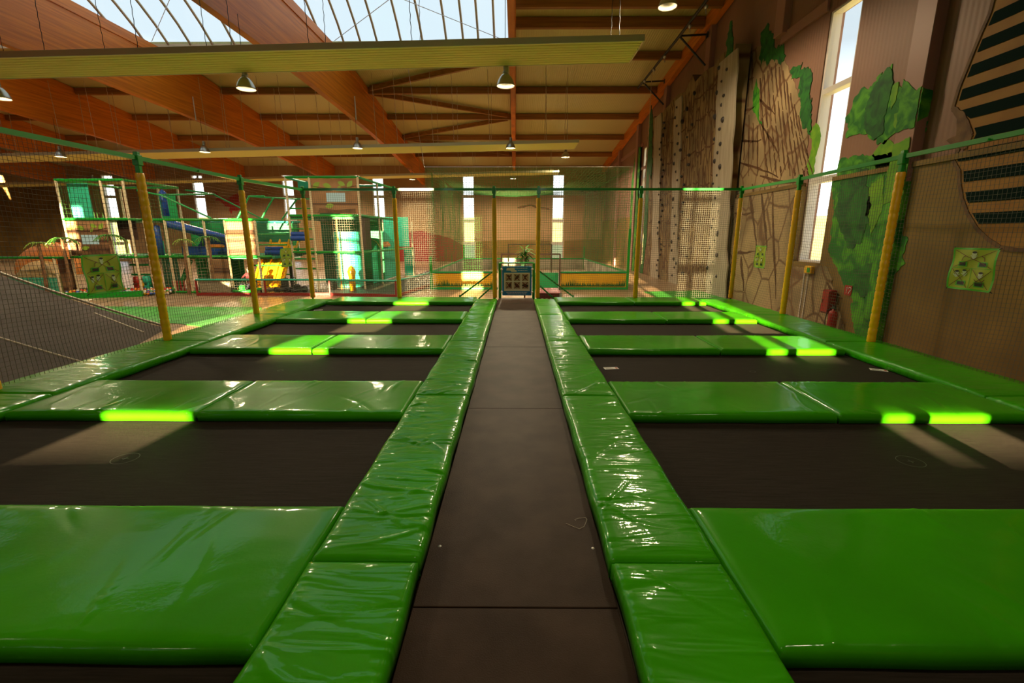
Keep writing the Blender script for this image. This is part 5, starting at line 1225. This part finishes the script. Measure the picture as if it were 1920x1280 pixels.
# ------------------------------------------------------------------ grey jumping mound and floor carpet
mb = MB()
def mound(u, v):
    y = lerp(.5, 10.5, v); foot = lerp(-5.75, -8.09, max(0, (y-4.5)/6)) if y > 4.5 else -5.75
    s = 11*u**1.3; x = foot-s
    h = .30*s+.012*s*s if s < 6 else 2.23+.10*(s-6)
    h *= 1-.0*v
    e = min(1, (10.5-y)/.12+.0) if y > 10.38 else 1
    return (x, y, ZF+.002+h*(e if e > 0 else 0)+.0)
mb.grid(mound, 40, 40)
MO = tag(mb.build('jumping_mound', M_GREY), 'big sloping grey inflatable mound left of the trampolines, beyond the net', 'inflatable')
for (a, b) in (((0,.66),(.9,.66)), ((.05,.9),(.2,.93))):
    m2 = MB(); m2.tube([tuple(np.array(mound(lerp(a[0],b[0],t/20), lerp(a[1],b[1],t/20)))+np.array([0,0,.0])) for t in range(21)], .02, 6); m2.build('seam_tape', M_SEAM, MO)
m2 = MB(); m2.tube([tuple(np.array(mound(t/30, .985))+np.array([0,0,.02])) for t in range(31)], .03, 6); m2.build('edge_piping', M_SEAM, MO)
mb = MB(); mb.prism([(-12.6,13.6),(-7.6,13.5),(-6.2,11.4),(-6.2,10.0),(-8.3,10.9),(-12.6,11.2)], 'z', ZF, ZF+.012)
tag(mb.build('floor_carpet', M_GMAT), 'bright green carpet patch on the floor between trampolines and ball pit', 'carpet')
mb = MB(); mb.prism([(-5.7,11.9),(-5.55,4),(-5.52,4),(-5.52,11.9)], 'z', ZF, ZF+.01)
# loose fill for the ground right of the pitch
mb = MB(); mb.prism([(4.9,13.5),(7.15,13.5),(7.15,18),(4.9,17.6)], 'z', ZF, ZF+.012); tag(mb.build('floor_mat', M_GMAT), 'green floor mat at the foot of the climbing wall', 'mat')

# ------------------------------------------------------------------ outdoors
mb = MB(); mb.grid(lambda u, v: (lerp(-260,260,u), lerp(42,300,v), ZF-.15+max(0,(v-.12))*16*(1+.25*noise.noise(Vector((u*5,v*3,0))))), 30, 20)
tag(mb.build('meadow', M_FIELD), kind='structure')
mb = MB(); mb.grid(lambda u, v: (lerp(9.0,260,u), lerp(-120,42,v), ZF-.15+max(0,(u-.08))*18), 20, 20)
tag(mb.build('meadow', M_FIELD), kind='structure')

# ------------------------------------------------------------------ light
w = bpy.data.worlds.new('sky'); scn.world = w; w.use_nodes = True; nt = w.node_tree; bg = nt.nodes['Background']
tc = nt.nodes.new('ShaderNodeTexCoord'); sx = nt.nodes.new('ShaderNodeSeparateXYZ'); rp = nt.nodes.new('ShaderNodeValToRGB')
nt.links.new(tc.outputs['Generated'], sx.inputs[0]); nt.links.new(sx.outputs['Z'], rp.inputs[0]); nt.links.new(rp.outputs[0], bg.inputs[0])
e = rp.color_ramp.elements; e[0].position = 0; e[0].color = (.95,.95,.92,1); e[1].position = .30; e[1].color = (.185,.215,.232,1)
n_ = e.new(.12); n_.color = (.62,.66,.68,1)
bg.inputs[1].default_value = WORLD = 3.0
sun = bpy.data.lights.new('sun', 'SUN'); sun.energy = 50; sun.angle = math.radians(.35); sun.color = (1,.74,.40)
so = bpy.data.objects.new('sun', sun); COL.objects.link(so)
so.rotation_euler = Vector((.108,1,-.15)).to_track_quat('-Z','Y').to_euler(); so.location = (0,-8,12)
for i, (x, y, z) in enumerate(LIGHTS):  # added fill spots for the hall; the hanging lamps themselves look unlit
    l = bpy.data.lights.new('fill_spot', 'SPOT'); l.energy = 1050 if y > 20 else 640 if y > 10 else 105; l.shadow_soft_size = .2; l.color = (1,.80,.50); l.spot_size = math.radians(168); l.spot_blend = .35
    o = bpy.data.objects.new('fill_spot', l); COL.objects.link(o); o.location = (x, y, z+.04)
def portal(loc, rot, sx_, sy_):
    l = bpy.data.lights.new('portal', 'AREA'); l.shape = 'RECTANGLE'; l.size = sx_; l.size_y = sy_; l.cycles.is_portal = True
    o = bpy.data.objects.new('portal', l); COL.objects.link(o); o.location = loc; o.rotation_euler = rot
portal(((SKX0+SKX1)/2, 18.2, 12.2), (0,0,0), SKX1-SKX0, 7.0)
for x in WFAR: portal((x, YF+.35, 3.2), (-PI/2,0,0), 1.0, 6.9)
portal((XR+.4, 11.75, 3.86), (0,PI/2,0), 5.8, 1.0)
portal((XR+.4, 27.9, 3.9), (0,PI/2,0), 5.4, 1.0)
for a, b in NW: portal(((a+b)/2, YN-.4, 4.5), (PI/2,0,0), 1.0, 4.8)
vs = scn.view_settings; vs.view_transform = 'Standard'; vs.look = 'None'; vs.gamma = 1; vs.use_curve_mapping = False; vs.exposure = 0.62
cy = scn.cycles; cy.max_bounces = 7; cy.diffuse_bounces = 4; cy.glossy_bounces = 3; cy.transparent_max_bounces = 12; cy.transmission_bounces = 3
cy.caustics_reflective = False; cy.sample_clamp_indirect = 6.0
